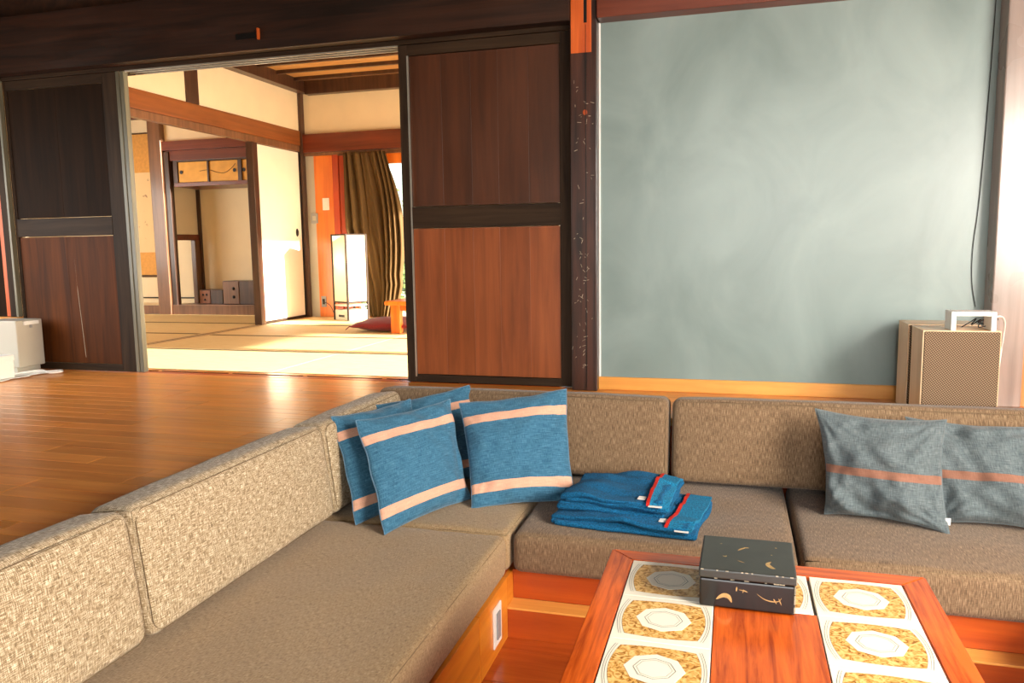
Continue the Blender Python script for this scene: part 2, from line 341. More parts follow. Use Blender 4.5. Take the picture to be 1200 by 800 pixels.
def smooth_path(pts, sub=6):
    pts = [Vector(p) for p in pts]; out = []
    for i in range(len(pts)-1):
        p0, p1, p2, p3 = pts[max(i-1, 0)], pts[i], pts[i+1], pts[min(i+2, len(pts)-1)]
        for k in range(sub):
            t = k/sub
            out.append(.5*((2*p1)+(p2-p0)*t+(2*p0-5*p1+4*p2-p3)*t*t+(3*p1-p0-3*p2+p3)*t**3))
    out.append(pts[-1]); return out
def tube_obj(name, pts, r, mat, parent=None, closed=False, n=8, loc=(0, 0, 0)):
    bm = bmesh.new(); tube(bm, pts, r, n, closed); return link(name, bm, mat, parent, loc, True)

def rounded_block(L, W, H, r, puff=.012, step=.035, wr=.003, seed=0, fn=None, pf=(1, 1, 1)):
    """soft foam block with radiused edges and a slight crown; UVs in metres on every face. Origin bottom centre."""
    bm = bmesh.new(); uvl = bm.loops.layers.uv.new('UVMap'); half = Vector((L/2, W/2, H/2))
    for ax in range(3):
        for sg in (-1, 1):
            a1, a2 = (ax+1) % 3, (ax+2) % 3
            def line(h):
                m = max(4, int((2*h-2*r)/step)); inner = [-h+r + (2*h-2*r)*i/m for i in range(m+1)]
                return [-h, -h+r*.25, -h+r*.6] + inner + [h-r*.6, h-r*.25, h]
            g1, g2 = line(half[a1]), line(half[a2]); grid = []
            for p in g1:
                row = []
                for q in g2:
                    v = Vector((0, 0, 0)); v[ax] = sg*half[ax]; v[a1] = p; v[a2] = q
                    c = Vector([max(-half[k]+r, min(half[k]-r, v[k])) for k in range(3)])
                    d = v-c
                    if d.length > 1e-9: v = c + d.normalized()*r
                    u_, w_ = p/half[a1], q/half[a2]
                    b_ = (1-u_**4)*(1-w_**4)
                    if not (ax == 2 and sg < 0): v[ax] += sg*puff*b_*pf[ax]
                    nn = noise.noise(Vector((v.x*5+seed*7, v.y*5, v.z*5)))*wr + noise.noise(Vector((v.x*14+seed, v.y*14, v.z*14)))*wr*.4
                    if not (ax == 2 and sg < 0): v[ax] += sg*nn*pf[ax]
                    row.append((bm.verts.new(v), (p, q)))
                grid.append(row)
            for i in range(len(g1)-1):
                for j in range(len(g2)-1):
                    quad = [grid[i][j], grid[i+1][j], grid[i+1][j+1], grid[i][j+1]]
                    if sg < 0: quad = quad[::-1]
                    f = bm.faces.new([x[0] for x in quad])
                    for lp, x in zip(f.loops, quad):
                        lp[uvl].uv = (x[1][0]+seed*.37, x[1][1]) if ax != 0 else (x[1][0], x[1][1]+seed*.37)
                        if ax == 1: lp[uvl].uv = (x[1][1]+seed*.37, x[1][0])
    bmesh.ops.remove_doubles(bm, verts=bm.verts, dist=.0004)
    for v in bm.verts: v.co.z += H/2
    if fn:
        for v in bm.verts: v.co = fn(v.co)
    return bm

# ------------------------------------------------------------------ setting: main room
PITX, PITY, PITR, PZ_ = -1.61, 3.385, 1.76, -0.61
WY = 3.99
# upper floor planks (each its own board)
floor = base('floor'); tag(floor, 'glossy orange strip wood floor around the sunken seating')
sub = box('subfloor', -5.2, PITX-.002, -3.5, WY+.1, -.12, -.021, MT['darkceil'], floor, 0)
sub2 = box('subfloor', PITX-.002, 2.4, PITY+.002, WY+.1, -.12, -.021, MT['darkceil'], floor, 0)
sub3 = box('subfloor', PITR, 2.4, -3.5, PITY, -.12, -.021, MT['darkceil'], floor, 0)
plank_mesh = {}
def plank(L, W, parent, x, y, mat, z=0.0, key='', name='plank', T=.02):
    k = (round(L, 3), round(W, 3), mat.name, T)
    if k not in plank_mesh:
        bm = bmesh.new(); bbox(bm, -L/2, L/2, -W/2, W/2, -T, 0, 0)
        top = [f for f in bm.faces if f.normal.z > .9]
        bmesh.ops.bevel(bm, geom=[e for f in top for e in f.edges], offset=.0009, segments=1, affect='EDGES')
        me = bpy.data.meshes.new('plank'); bm.to_mesh(me); bm.free(); me.materials.append(mat); plank_mesh[k] = me
    o = bpy.data.objects.new(name, plank_mesh[k]); C.objects.link(o); o.location = (x, y, z+random.uniform(-.0004, 0)); o.parent = parent
    return o
W = .09; row = 0; y = WY-.045+.09*.0
while y > 0.62:
    xr = PITX if y < PITY else 2.4
    x = -5.2 + random.uniform(0, .0)
    first = True
    while x < xr-.02:
        L = random.choice((.6, .9, 1.2)) if not first else random.choice((.3, .6, .9))
        if y > PITY and x > PITX: L = 1.2
        first = False
        L = min(L, xr-x)
        if xr-x-L < .15: L = xr-x
        plank(L-.001, W-.001, floor, x+L/2, y, MT['floor'])
        x += L
    y -= W; row += 1
for k in range(9):
    x = -5.2+.2+k*.405
    o = box('floor_boards', -5.2, PITX, .64-.46*(k+1), .64-.46*k-.002, -.02, 0, MT['floor'], floor, .001)
# floor edge nosing along the pit and floor to the right
box('floor_edge', PITX-.028, PITX, -.9, PITY, -.04, .0005, MT['trim'], floor)
box('floor_edge', PITX, 2.4, PITY, PITY+.028, -.04, .0005, MT['trim'], floor)
for k in range(8): box('floor_boards', PITR, 2.4, -.5+k*.48, -.5+(k+1)*.48-.002, -.02, 0, MT['floor'], floor, .001)

# sunken pit
pit = base('pit_floor'); tag(pit, 'dark red-orange board floor of the sunken seating pit')
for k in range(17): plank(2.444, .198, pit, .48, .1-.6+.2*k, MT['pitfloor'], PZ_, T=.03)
# pit retaining walls, hidden behind the cushions
struct('pit_wall_left', PITX-.05, PITX, -.9, PITY+.05, PZ_-.03, -.04, MT['basewall'])
struct('pit_wall_back', PITX, PITR, PITY, PITY+.05, PZ_-.03, -.04, MT['basewall'])
struct('pit_wall_right', PITR, PITR+.05, -.9, PITY+.05, PZ_-.03, -.04, MT['basewall'])

# sofa base
sb = thing('bench_base', 'orange plywood bench base boxed in under the brown seat cushions', 'bench')
for y0, y1 in ((-.5, .58), (.585, 1.28), (1.285, 2.17), (2.175, 2.478)):
    box('front_board', -.765, -.735, y0, y1, PZ_, -.392, MT['base'], sb, .0015)
box('end_block', -.80, -.7352, 2.4785, 2.60, PZ_, -.394, MT['base'], sb, .0005)
box('back_front_board', -.735, .93, 2.55, 2.58, -.497, -.392, MT['basewall'], sb, .0015)
box('ledge', -.735, .93, 2.475, 2.58, PZ_, -.498, MT['basewall'], sb, .002)
box('lit_ledge_strip', -.735, .93, 2.472, 2.55, -.505, -.4975, MT['trim'], sb, .001)  # pale strip paints in the light received by the ledge top
box('seat_deck', PITX+.01, -.75, -.5, 3.33, -.41, -.393, MT['basewall'], sb, .001)
box('seat_deck', -.75, PITR-.01, 2.57, 3.33, -.41, -.393, MT['basewall'], sb, .001)
box('seat_deck', .95, PITR-.01, -.5, 2.57, -.41, -.393, MT['basewall'], sb, .001)
box('front_board', .93, .96, -.5, 2.58, PZ_, -.392, MT['base'], sb, .0015)
# wall switch on the left base board
sw = thing('switch_plate', 'grey and white switch plate on the orange bench base', 'switch', (-.735, 2.345, -.567))
box('plate', 0, .006, -.042, .042, 0, .135, MT['label'], sw, .002)
box('button', .006, .011, -.018, .018, .022, .113, MT['grey'], sw, .002)

# back wall pieces
struct('wall_back', -.67, 1.15, WY, WY+.08, 0.0, 2.2, MT['bluewall'])
bt = struct('baseboard_back', -.665, 1.15, WY-.018, WY, 0.0, .066, MT['trim'])
struct('wall_edge_glint', -.664, -.656, WY-.006, WY, .066, 1.83, MT['white'], bev=.001)  # white strip paints in the bright reflecting gap beside the post
struct('wall_beam', -.66, 2.4, WY-.10, WY+.06, 1.83, 2.10, MT['beamred'], bev=.006)
# right corner post and board
struct('corner_post', 1.095, 1.232, WY-.11, WY+.08, 0, 2.2, MT['postgrey'], bev=.006)
for k in range(3): struct('wall_board', 1.233+k*.39, 1.623+k*.39-.003, WY-.085, WY+.08, 0, 2.2, MT['orangeboard'])
# main post
post = base('wall_post'); tag(post, 'scuffed dark timber post between the brown door and the blue wall')
bm = bmesh.new(); bbox(bm, -.796, -.664, WY-.07, WY+.08, 0, 2.2, .004); link('post_shaft', bm, MT['post'], post)
bm = bmesh.new()
for a in ((-.792, -.728, 1.68, 2.15), (-.712, -.690, 1.68, 2.15), (-.728, -.712, 1.68, 1.82)): bbox(bm, a[0], a[1], WY-.0725, WY-.068, a[2], a[3], .0012)
link('bare_wood_patch', bm, MT['postbare'], post)
box('mortise_slot', -.728, -.712, WY-.0712, WY-.069, 1.82, 2.06, MT['black'], post, 0)
box('drying_crack', -.7195, -.717, WY-.0735, WY-.069, .02, 1.81, MT['black'], post, 0)
bm = bmesh.new()
rs = random.Random(3)
for k in range(80):
    z = rs.uniform(.1, 1.55) if k % 3 else rs.uniform(.2, .8); x = -.73+rs.gauss(0, .025); x = max(-.79, min(-.67, x)); a = rs.uniform(0, PI); L = rs.uniform(.002, .011)
    t = rs.uniform(.0006, .0014); d = Vector((math.cos(a), 0, math.sin(a))); nrm = Vector((-d.z, 0, d.x)); p = Vector((x, WY-.0708, z))
    bm.faces.new([bm.verts.new(p+d*L*s1+nrm*t*s2) for s1, s2 in ((-1, -1), (1, -1), (1, 1), (-1, 1))])
o = link('scuff_marks', bm, MT['chip'], post); o['kind'] = 'stuff'
bm = bmesh.new(); bmesh.ops.create_circle(bm, cap_ends=True, segments=16, radius=.011)
for v in bm.verts: v.co = Vector((-.722+v.co.x, WY-.0715, 1.395+v.co.y*1.2))
link('filled_knot', bm, MT['postbare'], post)

# door wall: head beam, tracks, sill, doors
hb = base('lintel_beam'); tag(hb, 'massive blackened lintel beam over the sliding doors')
bm = bmesh.new(); bbox(bm, -5.2, -.796, WY-.09, WY+.10, 1.835, 2.16, 0)
bmesh.ops.subdivide_edges(bm, edges=[e for e in bm.edges if abs((e.verts[0].co-e.verts[1].co).x) > 1], cuts=60, use_grid_fill=True)
bmesh.ops.subdivide_edges(bm, edges=[e for e in bm.edges if abs((e.verts[0].co-e.verts[1].co).z) > .2], cuts=6, use_grid_fill=True)
for v in bm.verts:
    if v.co.y < WY-.08: v.co.y += noise.noise(Vector((v.co.x*3, v.co.z*9, 0)))*.006
    if v.co.z < 1.84: v.co.z = 1.835
link('beam', bm, MT['beam'], hb)
box('mortise', -2.66, -2.53, WY-.097, WY-.085, 1.895, 1.925, MT['black'], hb, 0)
box('peg', -2.527, -2.515, WY-.103, WY-.085, 1.885, 1.945, MT['postbare'], hb, .002)
struct('upper_wall', -5.2, -.796, WY-.02, WY+.08, 2.16, 2.8, MT['darkceil'])
struct('upper_wall', -.796, 2.4, WY-.02, WY+.08, 2.10, 2.8, MT['darkceil'])
tr = base('door_head_track')
box('head_board', -4.45, -.796, WY-.01, WY+.13, 1.812, 1.835, MT['framex'], tr)
for k in range(3): box('track_rail', -3.50, -1.745, WY+.0+.045*k, WY+.006+.045*k, 1.804, 1.813, MT['metal'], tr, .0005)
sill = base('door_sill')
box('sill_board', -4.45, -.796, WY-.005, WY+.06, -.05, .001, MT['basewall'], sill)
box('sill_board', -4.45, -.796, WY+.062, WY+.13, -.05, .002, MT['floor'], sill)
for k in range(7): box('track_strip', -4.45+k*.51, -4.45+k*.51+.48, WY+.058, WY+.064, 0, .004, MT['framex'], sill, 0)

def door(name, x0, x1, yf, hi, lo, label, stile_l=.05, stile_r=.062, right_mat=None, seams=5):
    d = base(name); d.location = ((x0+x1)/2, yf+.017, 0.004); tag(d, label)
    w = (x1-x0)/2; H = 1.806
    box('stile', -w, -w+stile_l, -.017, .017, 0, H, MT['frame'], d, .002)
    if right_mat:
        box('stile', w-.16, w-.055, -.017, .017, 0, H, MT['frame'], d, .002)
        box('stile', w-.054, w-.030, -.024, .017, 0, H, MT['stile'], d, .002)
        box('stile', w-.028, w, -.02, .017, 0, H, right_mat, d, .002); stile_r = .16
    else: box('stile', w-stile_r, w, -.017, .017, 0, H, MT['frame'], d, .002)
    a, b = -w+stile_l, w-stile_r
    box('top_rail', a, b, -.016, .016, H-.055, H, MT['framex'], d, .002)
    box('middle_rail', a, b, -.018, .016, .845, .958, MT['framex'], d, .002)
    box('bottom_rail', a, b, -.016, .016, 0, .04, MT['framex'], d, .002)
    # raised panels made of vertical boards
    cuts = [a+.006+(b-a-.012)*t for t in ([0, .22, .42, .60, .80, 1] if seams == 5 else [0, .5, 1])]
    for z0, z1, mt in ((.043, .842, lo), (.961, H-.058, hi)):
        for i in range(len(cuts)-1):
            box('board', cuts[i]+.0003, cuts[i+1]-.0003, -.008, .006, z0, z1, mt, d, .0009)
    for s in (a+.002, b-.002): box('bead', s-.004, s+.004, -.013, .0, .04, H-.055, MT['framex'], d, .001)
    return d
door('door_1', -1.742, -.80, WY-.002, MT['doorhi'], MT['doorlo'], 'red-brown sliding plank door with dark frame beside the post')
d2 = door('door_2', -4.42, -3.505, WY-.002, MT['doorleft'], MT['doorleftlo'], 'almost black sliding door left of the opening', .016, .1, MT['stile'], seams=2)
bm = bmesh.new()
pts = [(-.05, -.0105, .78), (-.047, -.0105, .5), (-.042, -.0105, .3), (-.045, -.0105, .06)]
tube(bm, smooth_path([( -.02+p[0]*.3, p[1]+.002, p[2]) for p in [(0, 0, .70), (.02, 0, .5), (.06, 0, .3), (.10, 0, .08)]]), [.0006]*6+[.0018]*6+[.002]*6+[.001], 6)
for v in bm.verts: v.co.y -= .0095
link('pale_crack', bm, MT['chip'], d2)
# bright strip painting in a lit edge left of the brown door panel
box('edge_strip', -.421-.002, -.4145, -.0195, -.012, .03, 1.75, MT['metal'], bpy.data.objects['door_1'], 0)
# left end of the wall
d3 = base('door_3'); tag(d3, 'dark sliding panel with an orange stile at the left picture edge')
box('edge_strip', -4.442, -4.425, WY-.03, WY, .34, 1.83, MT['stile'], d3)
box('stile', -4.50, -4.443, WY-.02, WY+.02, .34, 1.83, MT['frame'], d3)
box('stile', -4.54, -4.502, WY-.01, WY+.02, .34, 1.83, MT['postbare'], d3)
box('panel', -5.2, -4.542, WY, WY+.02, .34, 1.83, MT['doorleft'], d3)
struct('low_wall', -5.2, -4.425, WY-.03, WY+.05, 0, .318, MT['beige'])
struct('low_wall_cap', -5.2, -4.42, WY-.05, WY+.05, .318, .338, MT['trim'])

# remaining shell of the main room, with the windows that light it, the left one made up
struct('ceiling', -5.3, 2.5, -3.6, WY+.08, 2.8, 2.86, MT['darkceil'])
for k in range(4): struct('ceiling_beam', -5.2, 2.4, -2.6+k*1.7, -2.42+k*1.7, 2.58, 2.8, MT['beam'])
struct('wall_right', 2.4, 2.5, 2.4, WY+.08, 0, 2.8, MT['orangeboard'])
struct('wall_right', 2.4, 2.5, -3.6, -1.0, 0, 2.8, MT['plaster'])
struct('wall_right', 2.4, 2.5, -1.0, 2.4, 2.1, 2.8, MT['plaster'])
struct('wall_right', 2.4, 2.5, -1.0, 2.4, 0, .4, MT['plaster'])
w2 = base('sun_screen_right')  # unseen paper screen added to keep direct sun out of the room
for k in range(4): box('paper', 2.43, 2.434, -1.0+.85*k+.02, -1.0+.85*(k+1)-.02, .4, 2.1, MT['sunscreen'], w2, 0)
for k in range(5): box('stile', 2.42, 2.45, -1.0+.85*k-.02, -1.0+.85*k+.02, .4, 2.1, MT['frame'], w2, .002)
for k in range(4): box('lattice', 2.425, 2.44, -1.0, 2.4, .4+.42*k, .415+.42*k, MT['frame'], w2, 0)
struct('wall_rear', -5.2, -.9, -3.6, -3.5, 0, 2.8, MT['darkceil'])
struct('wall_rear', -.9, 2.4, -3.6, -3.5, 2.3, 2.8, MT['plaster'])
struct('wall_rear', -.9, 2.4, -3.6, -3.5, 0, .4, MT['plaster'])
struct('wall_left', -5.3, -5.2, -3.6, 1.8, 0, 2.8, MT['darkceil'])
struct('wall_left', -5.3, -5.2, 3.4, WY+.08, 0, 2.8, MT['darkceil'])
struct('wall_left', -5.3, -5.2, 1.8, 3.4, 1.9, 2.8, MT['darkceil'])

# ------------------------------------------------------------------ setting: tatami rooms
XS, YF, YA = -4.55, 7.79, 7.9
tm = base('tatami_floor'); tag(tm, 'straw-coloured tatami mats of the back rooms')
def mat_(x0, x1, y0, y1, long_x=True):
    o = box('tatami_mat', x0+.0015, x1-.0015, y0+.0015, y1-.0015, -.03, 0, MT['tatami'], tm, .002)
    w, h = (x1-x0)/2, (y1-y0)/2
    for s in (-1, 1):
        if long_x: box('border', -w+.0015, w-.0015, s*(h-.0135)-.011, s*(h-.0135)+.011, .0295, .0312, MT['tatamiborder'], o, 0)
        else: box('border', s*(w-.0135)-.011, s*(w-.0135)+.011, -h+.0015, h-.0015, .0295, .0312, MT['tatamiborder'], o, 0)
Y0 = WY+.13
for r_ in range(4):
    ya, yb = Y0+.917*r_, Y0+.917*(r_+1)
    xs = [-4.49, -2.72, -.95] if r_ % 2 == 0 else [-4.49, -3.6, -1.85, -.95]
    xs = [-4.49, -2.72, -.95]
    for i in range(len(xs)-1): mat_(xs[i], xs[i+1], ya, yb)
for r_ in range(4):
    ya, yb = Y0+.945*r_, Y0+.945*(r_+1)
    for i in range(2): mat_(-8.5+1.92*i, -8.5+1.92*(i+1), ya, yb)
struct('side_sill', -4.66, -4.49, Y0, YF, -.03, .001, MT['sillpale'])
struct('side_sill_groove', -4.60, -4.59, Y0, YF, 0, .0025, MT['black'], bev=0)
struct('side_sill_groove', -4.55, -4.54, Y0, YF, 0, .0025, MT['black'], bev=0)
struct('side_sill_end', -8.5, -.95, Y0-.01, Y0, -.05, 0, MT['midwood'], bev=0)
# side wall: upper plaster, amber rail, post, white sliding screen
sw_ = base('wall_side')
box('upper_plaster', XS-.05, XS-.012, 4.08, YF, 2.0, 2.5, MT['plaster'], sw_, 0)
box('rail', XS-.06, XS, 4.08, YF, 1.865, 2.02, MT['amber'], sw_, .004)
box('rail_groove_board', XS-.07, XS-.01, 4.08, YF, 1.80, 1.863, MT['midwood'], sw_, .002)
box('post', XS-.045, XS+.004, 5.90, 6.06, 2.02, 2.46, MT['darkwood'], sw_, .003)
box('door_jamb', XS-.08, XS-.0, 6.83, 6.91, 0.001, 1.80, MT['darkwood'], sw_, .003)
d4 = base('door_4'); tag(d4, 'white paper sliding screen with a round black pull')
box('paper', XS-.045, XS-.02, 6.925, 7.70, .03, 1.79, MT['fusuma'], d4, .001)
for a, b, c_, e_ in ((6.91, 6.925, 0, 1.80), (7.70, 7.72, 0, 1.80)): box('edge', XS-.05, XS-.012, a, b, c_+.002, e_, MT['black'], d4, .001)
box('edge', XS-.05, XS-.012, 6.925, 7.70, .002, .03, MT['frame'], d4, .001)
bm = bmesh.new(); bmesh.ops.create_cone(bm, cap_ends=True, segments=20, radius1=.034, radius2=.028, depth=.006)
for v in bm.verts: v.co = Vector((XS-.017+v.co.z, 7.61+v.co.x*.8, .93+v.co.y*1.3))
link('pull', bm, MT['black'], d4)
struct('corner_post', XS-.05, XS+.02, 7.72, YF+.04, .001, 2.5, MT['darkwood'])
# far wall
fwl = base('wall_far')
box('upper_plaster', XS, -.9, YF, YF+.05, 1.97, 2.5, MT['plaster'], fwl, 0)
box('lintel', XS, -.9, YF-.05, YF+.02, 1.79, 1.985, MT['redwood'], fwl, .003)
box('lintel_board', XS, -.9, YF-.03, YF+.05, 1.755, 1.788, MT['midwood'], fwl, .002)
box('board', XS+.02, -4.43, YF-.01, YF+.04, 0, 1.755, MT['greycase'], fwl, .001)
box('board', -4.43, -4.20, YF-.012, YF+.04, 0, 1.755, MT['hotwood'], fwl, .002)
box('board', -4.20, -4.13, YF-.03, YF+.04, 0, 1.755, MT['rustwood'], fwl, .003)
box('board', -4.128, -4.02, YF-.015, YF+.04, 0, 1.755, MT['rustwood'], fwl, .003)
wn1 = base('window_1')
box('jamb', -4.02, -3.95, YF-.02, YF+.04, 0, 1.755, MT['hotwood'], wn1, .002)
box('head', -3.95, -.95, YF-.02, YF+.04, 1.64, 1.755, MT['hotwood'], wn1, .002)
box('sill', -3.95, -.95, YF-.02, YF+.05, -.03, .012, MT['hotwood'], wn1, .002)
for x in (-2.6, -1.2): box('mullion', x, x+.05, YF+.0, YF+.04, .012, 1.64, MT['hotwood'], wn1, .002)
for x in (-3.95, -2.55): box('pane', x, x+(1.35), YF+.018, YF+.022, .012, 1.64, MT['glass'], wn1, 0)
struct('wall_far_end', -1.15, -.9, YF, YF+.05, 0, 1.755, MT['plaster'])
# east wall with the three openings the sun comes through
ew = base('wall_east')
XE = -.95
for y0, y1, z0, z1 in ((4.07, 4.14, 0, 2.56), (5.06, 5.16, 0, 2.56), (6.77, 6.885, 0, 2.56), (7.72, 7.85, 0, 2.56), (4.14, 5.06, 1.78, 2.56), (5.16, 6.77, .72, 2.56), (6.885, 7.72, 1.78, 2.56)):
    box('panel', XE, XE+.06, y0, y1, z0, z1, MT['plaster'], ew, 0)
# north side of the door wall towards the tatami rooms
struct('wall_back_of_doors', -.80, -.66, WY+.085, WY+.13, 0, 2.5, MT['plaster'])
struct('wall_back_upper', -8.6, -.9, WY+.105, WY+.13, 1.84, 2.5, MT['plaster'])
struct('wall_back_side', -8.6, -5.2, WY+.0, WY+.10, 0, 2.8, MT['plaster'])
struct('wall_back_end', -1.745, -.95, WY+.06, WY+.12, 0, 1.81, MT['plaster'])
# ceiling of the tatami rooms
cl = base('tatami_ceiling')
ys = [7.523-.336*k for k in range(-0, 11)]
edges = sorted(ys+[YF, 4.05])
for a, b in zip(edges[:-1], edges[1:]): box('ceiling_board', XS, -.9, a, b-.002, 2.535, 2.55, MT['ceilboard'], cl, 0)
for y in ys: box('batten', XS+.09, -.9, y-.018, y+.018, 2.50, 2.535, MT['darkwood'], cl, .002)
box('moulding', XS-.012, XS+.09, 4.07, YF, 2.415, 2.54, MT['darkwood'], cl, .003)
box('moulding', XS+.09, -.9, YF-.09, YF, 2.395, 2.54, MT['darkwood'], cl, .003)
struct('side_room_ceiling', -8.6, XS-.05, 4.05, 8.7, 2.52, 2.56, MT['ceilboard'])
struct('wall_side_room', -8.6, -8.5, 4.05, 4.9, 0, 2.52, MT['plaster'])
struct('wall_side_room', -8.6, -8.5, 6.4, 8.7, 0, 2.52, MT['plaster'])
struct('wall_side_room', -8.6, -8.5, 4.9, 6.4, 1.8, 2.52, MT['plaster'])  # opening below is made up, for the added alcove fill
# alcove (tokonoma and shelf bay)
al = base('alcove')
YB = 8.42
box('back_wall', -8.5, -5.0, YB, YB+.05, 0, 2.52, MT['plaster'], al, 0)
box('upper_wall', -6.66, XS-.05, YA+.03, YA+.06, 2.0, 2.52, MT['plaster'], al, 0)
box('lintel', -6.62, XS-.06, YA-.03, YA+.04, 1.915, 2.02, MT['redwood'], al, .003)
box('lower_lintel', -6.45, XS-.06, YA-.0, YA+.05, 1.80, 1.914, MT['redwood'], al, .003)
box('pillar', -6.63, -6.46, YA-.05, YA+.07, 0.001, 2.52, MT['midwood'], al, .006)
box('pillar', -6.46, -6.385, YA-.02, YA+.05, 0.001, 1.90, MT['darkwood'], al, .003)
box('dark_board', -8.5, -6.63, YA+.02, YA+.06, 2.30, 2.52, MT['darkwood'], al, .003)
box('floor_frame', -6.46, -5.0, YA-.03, YA+.03, .001, .115, MT['midwood'], al, .003)
box('floor_deck', -6.46, -5.0, YA+.03, YB, .085, .11, MT['midwood'], al, .001)
box('floor_frame', -8.5, -6.63, YA+.0, YA+.05, .001, .10, MT['midwood'], al, .003)
box('floor_deck', -8.5, -6.46, YA+.05, YB, .075, .098, MT['plaster'], al, .001)
box('divider_wall', -6.46, -6.43, YA+.05, YB, .95, 2.52, MT['plaster'], al, 0)
box('divider_rail', -6.47, -6.42, YA+.04, YB, .88, .95, MT['redwood'], al, .002)
box('divider_post', -6.475, -6.415, YB-.12, YB-.0, .11, .88, MT['midwood'], al, .002)
box('corner_strip', -6.43, -6.39, YB-.03, YB, .11, 1.5, MT['darkwood'], al, .002)
box('side_wall', -5.2, -4.6, YA-.0, YB, 0, 2.52, MT['plaster'], al, 0)
box('base_rod', -8.4, -5.2, YB-.02, YB-.005, .155, .17, MT['black'], al, .001)
# cabinet of the alcove
cb = thing('wall_cabinet', 'small overhead cabinet with gold sliding doors high in the alcove', 'cabinet', (-5.80, 8.12, 1.50))
box('frame', -.56, .56, -.20, .28, 0, .045, MT['redwood'], cb, .002)
box('frame', -.56, .56, -.20, .28, .285, .325, MT['darkwood'], cb, .002)
box('frame', -.56, -.50, -.20, .28, .045, .285, MT['darkwood'], cb, .002)
box('frame', .50, .56, -.20, .28, .045, .285, MT['darkwood'], cb, .002)
for x0, x1, px in ((-.49, -.10, -.45), (-.085, .30, .26), (.36, .49, .385)):
    dd = box('door', x0, x1, -.19 if x0 < -.3 else -.175, -.178 if x0 < -.3 else -.165, .05, .28, MT['fusumagold'], cb, .001)
    bm = bmesh.new(); bmesh.ops.create_cone(bm, cap_ends=True, segments=16, radius1=.022, radius2=.016, depth=.008)
    for v in bm.verts: v.co = Vector((px-(x0+x1)/2+v.co.x, -.011+v.co.z, .115+v.co.y))
    link('pull', bm, MT['black'], dd)
for x in (-.10, .31): box('stile', x, x+.03 + (.02 if x > 0 else -.01), -.195, -.165, .045, .285, MT['darkwood'], cb, .001)
dcb = bpy.data.objects.new('painted_branch', None); bpy.data.objects.remove(dcb)
bm = bmesh.new(); tube(bm, smooth_path([(-.20, -.192, .17), (-.08, -.1925, .18), (.02, -.178, .15), (.12, -.178, .14), (.22, -.178, .19), (.27, -.178, .24)], 5), .003, 5); link('painted_branch', bm, MT['darkwood'], cb)
# hanging scroll
sc_ = thing('hanging_scroll', 'gold-bordered hanging scroll in the alcove behind the left pillar', 'scroll', (-7.07, YB-.012, .44))
box('mount', -.35, .28, -.002, .004, 0, 1.78, MT['brocade'], sc_, 0)
box('painting', -.27, .19, -.004, -.002, .30, 1.30, MT['scroll'], sc_, 0)
tube_obj('roller', [(-.37, -.006, 0), (.30, -.006, 0)], .014, MT['darkwood'], sc_)
tube_obj('top_rod', [(-.36, -.004, 1.78), (.29, -.004, 1.78)], .008, MT['darkwood'], sc_)
# alcove boxes
b1 = thing('wooden_box', 'small square wooden box with metal fittings in the alcove', 'box', (-6.10, 8.22, .11))
box('case', -.15, .17, -.10, .10, 0, .17, MT['darkwood'], b1, .004)
box('front_panel', -.148, -.0, -.108, -.10, .006, .164, MT['amber'], b1, .002)
for k, (dx, dz) in enumerate(((-.10, .11), (-.05, .11), (-.075, .05))):
    bm = bmesh.new(); bmesh.ops.create_uvsphere(bm, u_segments=10, v_segments=6, radius=.014)
    for v in bm.verts: v.co = Vector((dx+v.co.x, -.110+v.co.y*.5, dz+v.co.z))
    link('metal_fitting', bm, MT['black'], b1, smooth=True)
b2 = thing('wooden_box', 'larger brown wooden box with round knobs beside the alcove jamb', 'box', (-5.66, 8.16, .11))
box('case', -.20, .24, -.12, .13, 0, .28, MT['darkwood'], b2, .005)
box('front_panel', -.195, .02, -.130, -.12, .008, .272, MT['midwood'], b2, .002)
for dx, dz in ((-.05, .19), (-.05, .09)):
    bm = bmesh.new(); bmesh.ops.create_uvsphere(bm, u_segments=10, v_segments=6, radius=.019)
    for v in bm.verts: v.co = Vector((dx+v.co.x, -.134+v.co.y*.6, dz+v.co.z))
    link('knob', bm, MT['black'], b2, smooth=True)
# garden outside
struct('garden_ground', -9, 9, YF+.06, 16, -.25, -.2, MT['garden'], bev=0)
struct('yard_ground', -.88, 9, 4.0, YF+.06, -.25, -.2, MT['garden'], bev=0)
rs = random.Random(5)
for k, (x, y, h) in enumerate(((-4.9, 10.6, 1.0), (-5.6, 12.5, 1.5), (-2.9, 13.2, .9))):
    sh = thing('garden_shrub', ('low leafy shrub nearest the garden window', 'tall shrub at the back of the garden', 'round shrub behind the low one in the garden')[k], 'shrub', (x, y, -.2))
    bm = bmesh.new()
    for q in range(900):
        p = Vector((rs.gauss(0, .3), rs.gauss(0, .3), abs(rs.gauss(.5, .28))*h)); d = Vector((rs.gauss(0, 1), rs.gauss(0, 1), rs.gauss(0, 1))).normalized(); e = d.orthogonal().normalized()
        s = rs.uniform(.02, .05); bm.faces.new([bm.verts.new(p+d*s*a+e*s*.5*b) for a, b in ((-1, 0), (0, -1), (1, 0), (0, 1))])
    o = link('foliage', bm, MT['leaf'], sh); o['kind'] = 'stuff'
    for q in range(4): tube_obj('stem', [(0, 0, 0), (rs.gauss(0, .06), rs.gauss(0, .06), h*.3), (rs.gauss(0, .15), rs.gauss(0, .15), h*.7)], [.02, .014, .006], MT['midwood'], sh)

